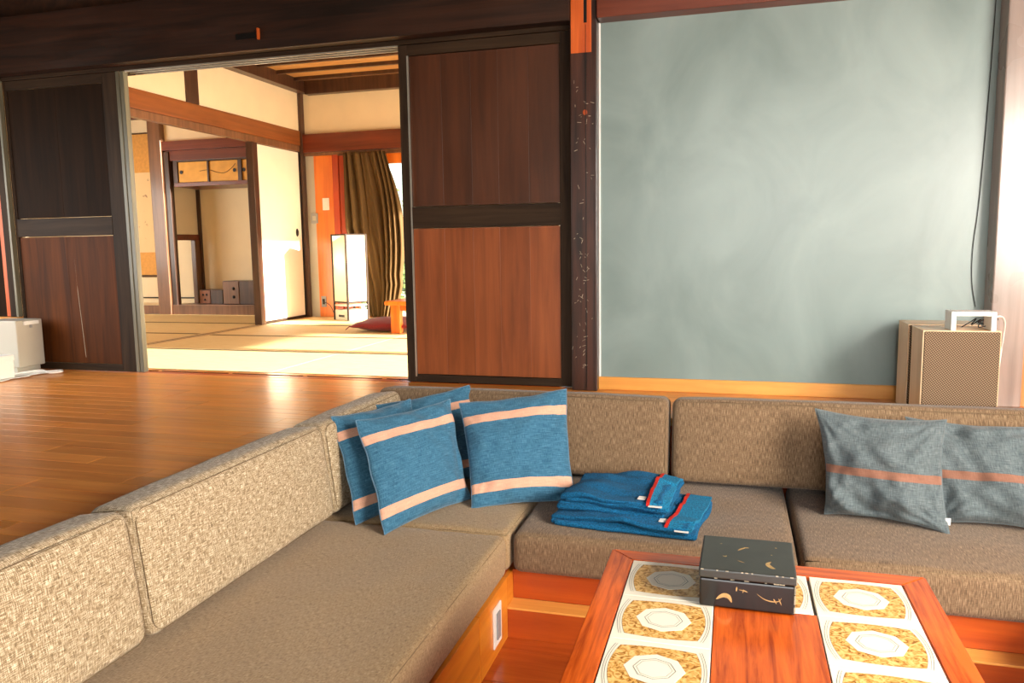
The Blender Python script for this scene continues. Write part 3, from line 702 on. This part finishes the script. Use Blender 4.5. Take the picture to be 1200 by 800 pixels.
# ------------------------------------------------------------------ tatami room contents
# floor lamp
lp = thing('floor_lamp', 'square paper floor lamp with slim dark frame beside the curtain', 'lamp', (-3.90, 7.50, 0), (0, 0, math.radians(-28)))
bb = .125
box('base', -bb, bb, -bb, bb, .002, .11, MT['greycase'], lp, .006)
box('base_slot', -.05, .05, -bb-.003, -bb+.002, .035, .06, MT['black'], lp, .001)
box('shelf', -bb, bb, -bb, bb, .15, .165, MT['greycase'], lp, .002)
for x in (-1, 1):
    for y in (-1, 1): box('post', x*bb-.009, x*bb+.009, y*bb-.009, y*bb+.009, .002, .90, MT['frame'], lp, .001)
for x0, x1, y0, y1 in ((-bb, bb, -bb-.006, -bb+.006), (-bb, bb, bb-.006, bb+.006), (-bb-.006, -bb+.006, -bb, bb), (bb-.006, bb+.006, -bb, bb)):
    box('top_rail', x0, x1, y0, y1, .885, .90, MT['frame'], lp, .001); box('lower_rail', x0, x1, y0, y1, .185, .20, MT['frame'], lp, .001)
bm = bmesh.new()
for x0, x1, y0, y1 in ((-bb, bb, -bb, -bb), (-bb, bb, bb, bb), (-bb, -bb, -bb, bb), (bb, bb, -bb, bb)):
    bm.faces.new([bm.verts.new(p) for p in ((x0, y0, .20), (x1, y1, .20), (x1, y1, .885), (x0, y0, .885))])
sh = link('paper_shade', bm, MT['washi'], lp)
d = bpy.data.lights.new('lamp_bulb', 'POINT'); d.energy = 2.5; d.color = (1, .86, .66); d.shadow_soft_size = .035
ob = bpy.data.objects.new('lamp_bulb', d); C.objects.link(ob); ob.parent = lp; ob.location = (0, 0, .62)
# outlet, cable, switches on the far wall
o1 = thing('wall_outlet', 'grey wall outlet low on the orange board behind the lamp', 'outlet', (-4.375, YF-.012, .11))
box('plate', -.03, .03, -.008, 0, 0, .12, MT['grey'], o1, .002); box('socket', -.014, .014, -.012, -.008, .03, .09, MT['black'], o1, .001)
tube_obj('lamp_cable', smooth_path([(0, -.02, .06), (.1, -.05, .02), (.2, -.1, -.1), (.33, -.13, -.095)]), .004, MT['black'], o1)
o2 = thing('light_switch', 'white light switch plate on the orange board', 'switch', (-4.30, YF-.012, 1.17))
box('plate', -.04, .04, -.008, 0, 0, .13, MT['label'], o2, .003); box('button', -.015, .015, -.012, -.008, .04, .09, MT['white'], o2, .001)
o3 = thing('thermostat', 'small grey thermostat beside the corner post', 'thermostat', (-4.445, YF-.010, 1.03))
box('plate', -.04, .04, -.016, 0, 0, .11, MT['grey'], o3, .003); box('dial', -.02, .02, -.02, -.016, .03, .08, MT['greycase'], o3, .001)
# curtain
def curtain():
    root = thing('curtain', 'olive-brown curtain drawn to one side of the garden window', 'curtain', (-3.75, YF-.07, 0))
    bm = bmesh.new(); NU, NV = 150, 60; g = []
    for j in range(NV+1):
        v = j/NV; z = 1.75*(1-v)+.012
        # left and right edge in x: hangs, bellies out to the right, gathers low
        xl = -.30 + .02*math.sin(v*3) + (.26*max(0, v-.45)/.55)
        xr = .20 + .16*math.sin(min(1, v*1.35)*PI*.75) - .10*max(0, v-.8)/.2 + .05*v
        row = []
        for i in range(NU+1):
            u = i/NU; ph = 2*PI*7.5*(u+.05*math.sin(u*7)) + 1.6*math.sin(v*2.6+u*6) + .8*math.sin(v*5+u*13)
            amp = .030 + .018*math.sin(u*9+v*2)
            yy = math.sin(ph)*amp*(.7+.5*v) + .012*math.sin(2*ph+v*3) - .02*math.sin(v*PI) 
            xx = xl+(xr-xl)*u + .008*math.cos(ph)
            if v > .9: yy -= (v-.9)*.6*(u-.2); 
            row.append(bm.verts.new((xx, yy, z+.004*math.sin(ph*.5)*v)))
        g.append(row)
    for j in range(NV):
        for i in range(NU): bm.faces.new((g[j][i], g[j][i+1], g[j+1][i+1], g[j+1][i]))
    o = link('cloth', bm, MT['curtain'], root, smooth=True)
    m = o.modifiers.new('s', 'SOLIDIFY'); m.thickness = .003
    tube_obj('curtain_rail', [(-.36, .01, 1.745), (1.6, .01, 1.745)], .008, MT['midwood'], root)
curtain()
# floor cushion and low table
def pillow_mesh(bl, br_, tr_, tl, T, N=44, seed=0, wr=.006, pull=.035, edge=.004):
    """knife-edged stuffed cushion spanned between four corners (local coordinates), with puckers running in from the corners"""
    bl, br_, tr_, tl = map(Vector, (bl, br_, tr_, tl)); nrm = ((br_-bl).cross(tl-bl)).normalized(); cen = (bl+br_+tr_+tl)/4
    bm = bmesh.new(); uvl = bm.loops.layers.uv.new('UVMap'); G = {}
    def dens(t): return .5-.5*math.cos(PI*t)
    for side in (1, -1):
        for i in range(N+1):
            for j in range(N+1):
                u, v = .35*i/N+.65*dens(i/N), .35*j/N+.65*dens(j/N)
                U, V = 2*u-1, 2*v-1
                p = bl*(1-u)*(1-v)+br_*u*(1-v)+tr_*u*v+tl*(1-u)*v
                # edges pull in between the corners
                k = pull*(1-V*V)*abs(U)**3*(1 if U < 0 else -1); k2 = pull*(1-U*U)*abs(V)**3*(1 if V < 0 else -1)
                p = p + (br_-bl)*k + (tl-bl)*k2
                prof = ((1-U**2)*(1-V**2))
                t = T*.5*prof**.52
                rc = min((Vector((U-a, V-b)).length, math.atan2(V-b, U-a)) for a in (-1, 1) for b in (-1, 1))
                cr1 = math.sin(rc[1]*16+seed*2)*math.exp(-rc[0]*2.6)*prof**.25
                n1 = noise.noise(Vector((U*1.7+seed*3, V*1.7, side*2+seed)))*1.3 + noise.noise(Vector((U*4+seed, V*4+3*seed, side)))*.6
                t += (cr1*.9+n1)*wr*min(1, prof*4)
                # gentle waviness of the seam itself
                w = edge*math.sin((U+V)*9+seed)*(1-prof)
                border = i in (0, N) or j in (0, N)
                if side == -1 and border: G[side, i, j] = G[1, i, j]; continue
                G[side, i, j] = (bm.verts.new(p+nrm*(side*t+w)), (u, v))
        for i in range(N):
            for j in range(N):
                q = [G[side, i, j], G[side, i+1, j], G[side, i+1, j+1], G[side, i, j+1]]
                if side < 0: q = q[::-1]
                f = bm.faces.new([x[0] for x in q])
                for lp_, x in zip(f.loops, q): lp_[uvl].uv = x[1]
    rim = [G[1, i, 0][0].co.copy() for i in range(N)]+[G[1, N, j][0].co.copy() for j in range(N)]+[G[1, i, N][0].co.copy() for i in range(N, 0, -1)]+[G[1, 0, j][0].co.copy() for j in range(N, 0, -1)]
    return bm, rim
zb = thing('floor_cushion', 'flat wine-red floor cushion lying on the sunlit tatami', 'cushion', (-3.02, 6.60, .055))
bm, rim = pillow_mesh((-.30, -.29, 0), (.30, -.29, 0), (.30, .29, 0), (-.30, .29, 0), .13, 26, 3, .003, .02)
link('cover', bm, MT['zabuton'], zb, smooth=True)
for p in ((-.29, -.28, 0), (.29, -.28, 0), (-.29, .28, 0), (.29, .28, 0)): tube_obj('tassel', [p, (p[0]*1.1, p[1]*1.1, -.03)], [.006, .003], MT['zabuton'], zb)
lt = thing('low_table', 'low orange-wood table just visible at the right door edge', 'table', (-2.38, 6.62, 0))
box('top', -.53, .60, -.42, .42, .255, .29, MT['hotwood'], lt, .006)
for x in (-.47, .50):
    for y in (-.30, .30): box('leg', x-.045, x+.045, y-.03, y+.03, .001, .255, MT['hotwood'], lt, .005)
for y in (-.30, .30): box('apron', -.42, .45, y-.012, y+.012, .20, .255, MT['hotwood'], lt, .002)

# ------------------------------------------------------------------ left corner: heater box, white box, sheet
hx = thing('heater_case', 'warm grey metal case standing against the dark door at left', 'box', (-4.345, 3.855, 0))
box('body', -.14, .12, -.10, .09, .045, .335, MT['greycase'], hx, .006)
box('foot', -.12, .09, -.09, .08, .012, .045, MT['greycase'], hx, .004)
box('clip', .118, .134, -.05, .055, .305, .327, MT['white'], hx, .003)
box('latch', .118, .128, -.005, .010, .285, .305, MT['grey'], hx, .002)
wb = thing('white_box', 'small white box at the left picture edge', 'box', (-4.215, 3.575, .012))
box('body', -.10, .085, -.06, .06, 0, .13, MT['white'], wb, .004); box('lid', -.103, .088, -.063, .063, .10, .135, MT['white'], wb, .004)
bm = bmesh.new(); N = 30; g = []
for i in range(N+1):
    row = []
    for j in range(N+1):
        u, v = i/N, j/N
        x = -4.75+.64*u+.012*math.sin(v*17)*u; y_ = 3.40+.50*v+.10*u*(1-v)+.012*math.sin(u*19)
        row.append(bm.verts.new((x, y_, .004+.006*abs(noise.noise(Vector((u*6, v*6, 1)))))))
    g.append(row)
for i in range(N):
    for j in range(N): bm.faces.new((g[i][j], g[i+1][j], g[i+1][j+1], g[i][j+1]))
o = link('white_cloth', bm, MT['cloth'], smooth=True); tag(o, 'crumpled white cloth spread on the floor under the grey case', 'cloth')
m = o.modifiers.new('s', 'SOLIDIFY'); m.thickness = .002; m.offset = 1
o = tube_obj('white_cable', smooth_path([(-4.22, 3.80, .012), (-4.12, 3.85, .012), (-4.06, 3.90, .012), (-4.02, 3.86, .012), (-4.06, 3.81, .012), (-4.16, 3.84, .02), (-4.26, 3.72, .012), (-4.42, 3.62, .024)]), .006, MT['white'])
tag(o, 'looped white cable end lying on the floor by the grey case', 'cable')

# ------------------------------------------------------------------ sofa cushions
def piping_loop(L, H, yy, r, n=10):
    pts = []
    for cx, cz, a0 in ((L/2-r, H-r, 0), (-L/2+r, H-r, 90), (-L/2+r, r, 180), (L/2-r, r, 270)):
        for k in range(n+1):
            a = math.radians(a0+90*k/n); pts.append((cx+math.cos(a)*r, yy, cz+math.sin(a)*r))
    return pts
def back_cushion(label, x0, x1, y0, y1, along, seed, group='back cushions of the built-in sofa'):
    """along 'X': stands against the far pit edge; 'Y': against the left edge; 'R': right edge"""
    if along == 'X': L = x1-x0; rot = (math.radians(-7), 0, 0); loc = ((x0+x1)/2, y0+.067, -.2310)
    elif along == 'Y': L = y1-y0; rot = (math.radians(-7), 0, math.radians(90)); loc = (x1-.067, (y0+y1)/2, -.2310)
    else: L = y1-y0; rot = (math.radians(-7), 0, math.radians(-90)); loc = (x0+.067, (y0+y1)/2, -.2310)
    bm = rounded_block(L-.006, 0.15, .340, .030, .014, .03, .004, seed, None, (.1, 1, .5))
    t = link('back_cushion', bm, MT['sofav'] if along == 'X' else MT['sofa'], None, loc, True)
    t.rotation_euler = rot
    tag(t, label, 'cushion', group)
    r = .036; pts = [(x, -.075-.004+.004, z) for x, _, z in piping_loop(L-.006-.022, .340-.022, 0, r)]
    pts = [(x, -.0725, z+.011) for x, _, z in pts]
    tube_obj('piping', pts, .0010, MT['piping'], t, True, 6)
    pts = [(x, .0725, z+.0) for x, _, z in pts]; tube_obj('piping', pts, .0010, MT['piping'], t, True, 6)
    return t
back_cushion('back cushion nearest the camera on the left bench, cut by the picture edge', -1.56, -1.385, .35, 1.53, 'Y', 1)
back_cushion('middle back cushion of the left bench, pale in the light', -1.56, -1.385, 1.53, 2.475, 'Y', 2)
back_cushion('far back cushion of the left bench, behind the blue pillows', -1.56, -1.385, 2.475, 3.17, 'Y', 3)
back_cushion('wall-side back cushion behind the blue pillows and folded towels', -1.55, -.245, 3.165, 3.34, 'X', 4)
back_cushion('long wall-side back cushion behind the grey pillows', -.235, 1.53, 3.165, 3.34, 'X', 5)
back_cushion('back cushion on the right-hand bench, beyond the picture edge', 1.545, 1.70, 1.6, 3.1, 'R', 6)

def seat_cushion(label, x0, x1, y0, y1, seed, mat, front=None):
    L, Wd = x1-x0, y1-y0
    bm = rounded_block(L-.005, Wd-.005, .145, .03, .008, .035, .006, seed, None, (.2, .2, 1))
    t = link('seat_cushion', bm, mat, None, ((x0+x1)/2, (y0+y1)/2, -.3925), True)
    tag(t, label, 'cushion', 'seat cushions of the built-in sofa')
    r = .03; hx, hy = (L-.005)/2-.010, (Wd-.005)/2-.010
    pts = []
    for cx, cy_, a0 in ((hx-r, hy-r, 0), (-hx+r, hy-r, 90), (-hx+r, -hy+r, 180), (hx-r, -hy+r, 270)):
        for k in range(9):
            a = math.radians(a0+90*k/8); pts.append((cx+math.cos(a)*r, cy_+math.sin(a)*r, .1365))
    tube_obj('piping', pts, .0010, MT['piping'], t, True, 6)
    return t
seat_cushion('wide brown seat cushion in the left foreground', -1.545, -.735, .7, 2.50, 11, MT['sofaseat'])
seat_cushion('corner seat cushion under the blue striped pillows', -1.545, -.735, 2.502, 3.325, 12, MT['sofaseat'])
seat_cushion('brown seat cushion under the folded blue towels', -.73, .215, 2.51, 3.325, 13, MT['sofav'])
seat_cushion('brown seat cushion under the grey pillows', .22, 1.69, 2.51, 3.325, 14, MT['sofav'])
seat_cushion('seat cushion of the right-hand bench, beyond the picture edge', .95, 1.69, .9, 2.505, 15, MT['sofav'])

# ------------------------------------------------------------------ pillows
def pillow(label, cs, T, mt, seam, seed, group, tag_at=None, wr=.012, pull=.03):
    cs = [Vector(c) for c in cs]; org = (cs[0]+cs[1])/2
    root = thing('throw_pillow', label, 'pillow', org, group=group)
    bm, rim = pillow_mesh(*[c-org for c in cs], T, 44, seed, wr, pull)
    link('cover', bm, mt, root, smooth=True)
    tube_obj('seam', rim, .0020, seam, root, True, 6)
    if tag_at:
        u, v, dx = tag_at; l_ = [c-org for c in cs]; p = l_[0]*(1-u)*(1-v)+l_[1]*u*(1-v)+l_[2]*u*v+l_[3]*(1-u)*v
        bm = bmesh.new(); bbox(bm, p.x-.0, p.x+dx, p.y-.002, p.y, p.z-.012, p.z+.012, 0); link('care_label', bm, MT['label'], root)
    return root
BG = 'blue pillows with two pink stripes'; GG = 'grey pillows with one stripe'
pillow('blue striped pillow tucked behind, only its top edge showing', [(-1.27, 2.80, -.235), (-.97, 3.13, -.235), (-1.12, 3.235, .135), (-1.42, 2.90, .10)], .10, MT['blue'], MT['seam'], 4, BG)
pillow('leftmost blue striped pillow, half hidden against the left cushion', [(-1.288, 2.444, -.24), (-1.10, 2.83, -.24), (-1.275, 2.93, .125), (-1.440, 2.570, .12)], .105, MT['blue'], MT['seam'], 2, BG)
pillow('front blue striped pillow leaning in the middle of the corner', [(-1.150, 2.385, -.243), (-.975, 2.80, -.235), (-1.085, 2.895, .14), (-1.318, 2.529, .12)], .115, MT['blue'], MT['seam'], 1, BG)
pillow('blue striped pillow facing out beside the folded towels', [(-.94, 2.714, -.243), (-.575, 2.885, -.243), (-.653, 3.105, .16), (-1.055, 2.918, .12)], .12, MT['blue'], MT['seam'], 5, BG, (1.0, .12, .022))
pillow('rumpled grey pillow with tan stripe, left of the two grey ones', [(.333, 2.95, -.24), (.715, 2.835, -.24), (.735, 3.03, .11), (.299, 3.04, .13)], .17, MT['greylinen'], MT['greyseam'], 8, GG, (.97, .10, .016), .032, .05)
pillow('grey pillow with tan stripe cut by the right picture edge', [(.70, 2.945, -.24), (1.10, 2.90, -.24), (1.06, 3.03, .105), (.615, 3.10, .10)], .15, MT['greylinen'], MT['greyseam'], 9, GG, None, .028, .05)

# ------------------------------------------------------------------ folded towels
def towel(label, x0, x1, y0, y1, z, layers, seed, rz, hem_w=.075):
    root = thing('folded_towel', label, 'towel', ((x0+x1)/2, (y0+y1)/2, z), (0, 0, rz), 'folded blue towels on the seat')
    L, Wd = x1-x0, y1-y0; h = .0145
    bm = bmesh.new()
    for k in range(layers):
        def fn(c, k=k):
            x, y, zz = c
            # layers swell and sag; the left end rounds over in folds
            s = .016*noise.noise(Vector((x*5+seed, y*5, k*.7)))+.011*noise.noise(Vector((x*9+y*5, y*22+seed, k*.5)))
            ripple = (.0065*math.sin(y*52+x*7+seed+2*noise.noise(Vector((x*6, y*3, seed))))+.004*math.sin(y*95+x*15))*max(0, 1-(x/L*2+.15)**2)*((k+1)/layers)**2
            return Vector((x+.010*math.sin(k*2.1+seed)+.006*math.sin(y*20+k*2), y+.007*math.sin(k*1.7+x*8), zz+k*h*.92+s*(k+1)/layers+ripple + (-.035*(k+.3)/layers*max(0, -x/L*2-.35))))
        b2_ = rounded_block(L-.02*k*.3, Wd-.01*(k % 2), h*1.06, .0098, .002, .018, .0015, seed+k, fn)
        me = bpy.data.meshes.new('tmp'); b2_.to_mesh(me); b2_.free(); bm.from_mesh(me); bpy.data.meshes.remove(me)
    from mathutils.bvhtree import BVHTree
    bvh = BVHTree.FromBMesh(bm)
    def topz(x, y):
        y = max(-Wd/2+.012, min(Wd/2-.012, y)); x = max(-L/2+.012, min(L/2-.012, x))
        hit = bvh.ray_cast(Vector((x, y, 1)), Vector((0, 0, -1)))[0]
        return hit.z if hit else layers*h
    link('folds', bm, MT['terry'], root, smooth=True)
    H = layers*h*.92
    xh = L/2-hem_w
    def strip(x0_, x1_, dz, mt, name, th=.004):
        bm = bmesh.new(); n = 26; a = []
        for i in range(n+1):
            y = -Wd/2-.003+(Wd+.006)*i/n; e = min(1, min(i, n-i)/2.0)
            xo = .006*math.sin(y*11+seed); za, zb_ = topz(x0_+xo, y)-.002-.008*(1-e), topz(x1_+xo, y)-.002-.008*(1-e)
            a.append([bm.verts.new(q) for q in ((x0_+xo, y, za), (x1_+xo, y, zb_), (x1_+xo, y, zb_+th+dz), (x0_+xo, y, za+th+dz))])
        for i in range(n):
            for q in range(4): bm.faces.new((a[i][q], a[i][(q+1) % 4], a[i+1][(q+1) % 4], a[i+1][q]))
        bm.faces.new(a[0][::-1]); bm.faces.new(a[-1])
        o = link(name, bm, mt, root, smooth=False); return o
    strip(xh, L/2+.004, .002, MT['terrylight'], 'hem', .008)
    o = strip(xh-.012, xh-.001, .006, MT['red'], 'red_stripe', .006); o['label'] = 'red woven stripe'
    box('care_label', xh-.045, xh-.018, -Wd/2+.03, -Wd/2+.062, topz(xh-.03, -Wd/2+.045)+.001, topz(xh-.03, -Wd/2+.045)+.0035, MT['label'], root, 0)
    box('care_label', L/2-.058, L/2-.012, -Wd/2-.014, -Wd/2-.001, H-.006, H-.003, MT['label'], root, 0)
    return root
towel('larger folded blue towel at the bottom of the pile', -.59, -.09, 2.585, 2.98, -.240, 3, 1, math.radians(-7))
towel('smaller folded blue towel lying on top of the pile', -.575, -.19, 2.64, 2.985, -.197, 4, 4, math.radians(-6), .06)

# ------------------------------------------------------------------ tiled table
TZ = -.03
tb = thing('coffee_table', 'rosewood table with inset ochre and white tiles in the foreground', 'table', (0, 0, PZ_))
tz = TZ-PZ_
X0, X1, Y1, T = -.286, .438, 1.917, .1975
xi0, xi1, yi1 = -.2255, .3775, 1.8575; nrow = 6; yi0 = yi1-nrow*T; Yn = yi0-.06
def prism(name, pts, z0, z1, mt, parent, bev=.002):
    bm = bmesh.new(); f = bm.faces.new([bm.verts.new((x, y, z0)) for x, y in pts]); g = bmesh.ops.extrude_face_region(bm, geom=[f])
    for v in g['geom']:
        if isinstance(v, bmesh.types.BMVert): v.co.z = z1
    bmesh.ops.recalc_face_normals(bm, faces=bm.faces)
    if bev: bmesh.ops.bevel(bm, geom=[e for e in bm.edges], offset=bev, segments=2, affect='EDGES')
    return link(name, bm, mt, parent)
g_ = .0015
prism('frame_board', [(X0, Yn), (xi0-g_, yi0-g_), (xi0-g_, yi1+g_), (X0, Y1)], tz-.05, tz, MT['table'], tb)
prism('frame_board', [(X1, Y1), (xi1+g_, yi1+g_), (xi1+g_, yi0-g_), (X1, Yn)], tz-.05, tz, MT['table'], tb)
prism('frame_board', [(X0, Y1), (xi0-g_, yi1+g_), (xi1+g_, yi1+g_), (X1, Y1)], tz-.05, tz, MT['tablex'], tb)
prism('frame_board', [(X0, Yn), (X1, Yn), (xi1+g_, yi0-g_), (xi0-g_, yi0-g_)], tz-.05, tz, MT['tablex'], tb)
box('top_core', X0+.02, X1-.02, Yn+.02, Y1-.02, tz-.045, tz-.012, MT['darkwood'], tb, 0)
xa, xb = xi0+T, xi1-T
box('centre_board', xa+.001, xb-.001, yi0+T+.001, yi1-T-.001, tz-.012, tz-.0008, MT['table'], tb, .001)
for x in (X0+.06, X1-.06):
    for y in (Yn+.07, Y1-.07): box('leg', x-.024, x+.024, y-.024, y+.024, .002, tz-.045, MT['table'], tb, .004)
# shared tile meshes
def tile_meshes():
    bm = bmesh.new(); bbox(bm, -T/2+.0008, T/2-.0008, -T/2+.0008, T/2-.0008, -.010, 0, .0012)
    a = bpy.data.meshes.new('tile'); bm.to_mesh(a); bm.free(); a.materials.append(MT['tile'])
    def barrel(hw, hh, bow, bowy, n=14):
        pts = []
        for i in range(n+1): t = -1+2*i/n; pts.append((hw-bow*(t*t), hh*t))
        for i in range(1, n): t = 1-2*i/n; pts.append(((hw-bow)*t, hh+bowy*(1-t*t)))
        for i in range(n+1): t = 1-2*i/n; pts.append((-hw+bow*(t*t), hh*t))
        for i in range(1, n): t = -1+2*i/n; pts.append(((hw-bow)*t, -hh-bowy*(1-t*t)))
        return pts
    def ring(bm, pts, z, w, mi=0, closed=True):
        N = len(pts); c = [Vector((x, y, z)) for x, y in pts]
        out = []
        for p in c:
            d = Vector((p.x, p.y, 0)); l = d.length; k = (l-w)/l if l else 1
            out.append((bm.verts.new(p), bm.verts.new((p.x*k, p.y*k, z))))
        for i in range(N if closed else N-1):
            q = out[(i+1) % N]; f = bm.faces.new((out[i][0], q[0], q[1], out[i][1]))
    def octo(rx, ry): return [(rx*math.cos(PI*k/4), ry*math.sin(PI*k/4)) for k in range(8)]
    S = T
    bm = bmesh.new(); f = bm.faces.new([bm.verts.new((x, y, .0004)) for x, y in barrel(.425*S, .375*S, .065*S, .03*S)])
    g = bmesh.ops.extrude_face_region(bm, geom=[f]); [setattr(v.co, 'z', -.001) for v in g['geom'] if isinstance(v, bmesh.types.BMVert)]
    bmesh.ops.recalc_face_normals(bm, faces=bm.faces)
    b = bpy.data.meshes.new('ochre_field'); bm.to_mesh(b); bm.free(); b.materials.append(MT['ochre'])
    bm = bmesh.new(); f = bm.faces.new([bm.verts.new((x, y, .0010)) for x, y in octo(.285*S, .265*S)])
    g = bmesh.ops.extrude_face_region(bm, geom=[f]); [setattr(v.co, 'z', -.001) for v in g['geom'] if isinstance(v, bmesh.types.BMVert)]
    bmesh.ops.recalc_face_normals(bm, faces=bm.faces)
    c = bpy.data.meshes.new('medallion'); bm.to_mesh(c); bm.free(); c.materials.append(MT['tile'])
    bm = bmesh.new()
    ring(bm, octo(.20*S, .185*S), .0013, .0016); ring(bm, octo(.168*S, .155*S), .0013, .0009)
    for hw, w in ((.452*S, .0009), (.475*S, .0011)):
        for sg in (1, -1):
            pts = [(sg*(hw-.060*S*(t*t)), .40*S*t) for t in [-1+2*i/16 for i in range(17)]]
            ring(bm, pts, .0004, w, closed=False)
    ring(bm, barrel(.4285*S, .3785*S, .065*S, .03*S), .0002, .0012)
    d = bpy.data.meshes.new('line_work'); bm.to_mesh(d); bm.free(); d.materials.append(MT['tileline'])
    return a, b, c, d
TM = tile_meshes()
cells = [(c, r_) for r_ in range(nrow) for c in range(3) if not (c == 1 and 0 < r_ < nrow-1)]
for c, r_ in cells:
    x = xi0+T/2 + c*(xi1-xi0-T)/2; y = yi1-T/2-r_*T
    t0 = bpy.data.objects.new('tile', TM[0]); C.objects.link(t0); t0.parent = tb; t0.location = (x, y, tz)
    for nm, me in (('ochre_field', TM[1]), ('medallion', TM[2]), ('line_work', TM[3])):
        o = bpy.data.objects.new(nm, me); C.objects.link(o); o.parent = t0

# ------------------------------------------------------------------ lacquer box
lb = thing('lacquer_box', 'worn black lacquer box with rubbed gold marks on the tiled table', 'box', (.040, 1.742, TZ+.001), (0, 0, math.radians(-1)))
HB, HL = .062, .020
box('body', -.097, .097, -.099, .099, 0, HB, MT['lacquer'], lb, .004)
box('lid', -.099, .099, -.101, .101, HB+.002, HB+.002+HL, MT['laclid'], lb, .0035)
def marks(parent_name, polys, plane):
    bm = bmesh.new()
    for pts, w in polys:
        P = smooth_path([(a, b, 0) for a, b in pts], 4); n = len(P)
        L_, R_ = [], []
        for i, p in enumerate(P):
            t = (P[min(i+1, n-1)]-P[max(i-1, 0)]).normalized(); q = Vector((-t.y, t.x, 0)); ww = w*math.sin(PI*(i+.4)/(n-.2))
            L_.append(p+q*ww); R_.append(p-q*ww)
        L_ = [bm.verts.new(v) for v in L_]; R_ = [bm.verts.new(v) for v in R_]
        for i in range(n-1): bm.faces.new((L_[i], R_[i], R_[i+1], L_[i+1]))
    for v in bm.verts: v.co = plane(v.co)
    return bm
lid = [o for o in lb.children if o.name.startswith('lid')][0]; bod = [o for o in lb.children if o.name.startswith('body')][0]
top = [([(.050, -.030), (.042, -.045), (.050, -.062), (.058, -.066)], .005), ([(-.020, .018), (-.012, .030), (-.002, .040)], .0025), ([(-.008, .040), (.004, .038)], .0018),
       ([(-.052, -.020), (-.046, -.024), (-.044, -.018)], .002), ([(.060, .055), (.064, .052)], .002), ([(-.02, -.04), (-.005, -.05)], .0012), ([(.05, .01), (.053, .008)], .0015), ([(-.06, .05), (-.055, .052)], .001)]
link('gold_marks', marks('', top, lambda c: Vector((c.x, c.y, HL+.0004))), MT['gold'], lid)['kind'] = 'stuff'
fr_ = [([(-.062, .018), (-.048, .028), (-.036, .026), (-.030, .014)], .005), ([(.020, .040), (.034, .030), (.050, .026), (.064, .028), (.070, .036)], .0012), ([(-.020, .050), (-.021, .040)], .0016), ([(-.016, .044), (-.004, .043), (.002, .040)], .0012), ([(-.006, .046), (-.008, .038)], .0008),
       ([(.054, .032), (.060, .022)], .0012), ([(.064, .034), (.070, .020)], .001)]
link('gold_marks', marks('', fr_, lambda c: Vector((c.x, -.0995, c.y))), MT['gold'], bod)['kind'] = 'stuff'
bm = bmesh.new()
for k in range(22):
    x = rs.uniform(-.094, .094); s = rs.uniform(.001, .004)
    bbox(bm, x-s, x+s, -.1022, -.0995, HL-.002 if k % 2 else .0005, HL-.0005 if k % 2 else .002, 0)
for k in range(8):
    z = rs.uniform(.002, HL-.002); bbox(bm, .0975, .0998, -.1012, -.099, z-.001, z+.001, 0)
link('chipped_edge', bm, MT['chip'], lid)['kind'] = 'stuff'
bm = bmesh.new()
for k in range(14):
    z = rs.uniform(.004, HB-.004); s = rs.uniform(.001, .004); bbox(bm, .0945, .0976, -.0996, -.0968, z-s, z+s, 0)
link('chipped_edge', bm, MT['chip'], bod)['kind'] = 'stuff'

# ------------------------------------------------------------------ speakers
for k, (yf, lab) in enumerate(((3.45, 'nearer box speaker with woven brown front, behind the sofa at right'), (3.70, 'farther box speaker standing against the blue wall, half hidden'))):
    s_ = thing('speaker', lab, 'speaker', (.875+(0 if k == 0 else -.005), yf+.10, 0), group='pair of speakers behind the sofa')
    w = .14
    for x0, x1 in ((-w, -w+.012), (w-.012, w)): box('side_panel', x0, x1, -.10, .10, .001, .384, MT['speaker'], s_, .002)
    box('top_panel', -w+.012, w-.012, -.10, .10, .372, .384, MT['speaker'], s_, .001)
    box('bottom_panel', -w+.012, w-.012, -.10, .10, .001, .013, MT['speaker'], s_, .001)
    box('back_panel', -w+.012, w-.012, .08, .095, .013, .372, MT['darkwood'], s_, 0)
    box('grille', -w+.006, w-.004, -.106, -.094, .006, .380, MT['grille'], s_, .003)
# white stand and wires on the nearer speaker
wf = thing('white_stand', 'white open rectangular stand on top of the nearer speaker', 'stand', (.915, 3.50, .3845))
bm = bmesh.new()
for a in ((-.08, -.062, 0, .075), (.062, .08, 0, .075), (-.062, .062, .058, .075)): bbox(bm, a[0], a[1], -.05, .05, a[2], a[3], .002)
link('frame', bm, MT['white'], wf)
o = tube_obj('black_wire', smooth_path([(.90, 3.56, .388), (.92, 3.53, .41), (.95, 3.55, .425), (.93, 3.54, .40), (.97, 3.56, .42), (.945, 3.50, .395), (.99, 3.54, .40), (.96, 3.56, .41), (1.03, 3.60, .425), (1.06, 3.66, .41)]), .0022, MT['black']); tag(o, 'tangled black wire inside the white stand', 'wire')
o = tube_obj('white_cable', smooth_path([(1.00, 3.56, .42), (1.05, 3.60, .43), (1.085, 3.66, .40), (1.10, 3.72, .33), (1.11, 3.80, .15), (1.11, 3.84, .012), (1.13, 3.80, .006)]), .004, MT['white']); tag(o, 'white cable hanging down beside the corner post', 'cable')
o = tube_obj('thin_wire', smooth_path([(1.075, WY-.006, 2.0), (1.068, WY-.006, 1.5), (1.052, WY-.006, .95), (1.036, WY-.006, .70), (1.040, WY-.006, .55), (1.06, WY-.006, .44)]), .0016, MT['black']); tag(o, 'thin dark cord hanging down the right side of the blue wall', 'cord')
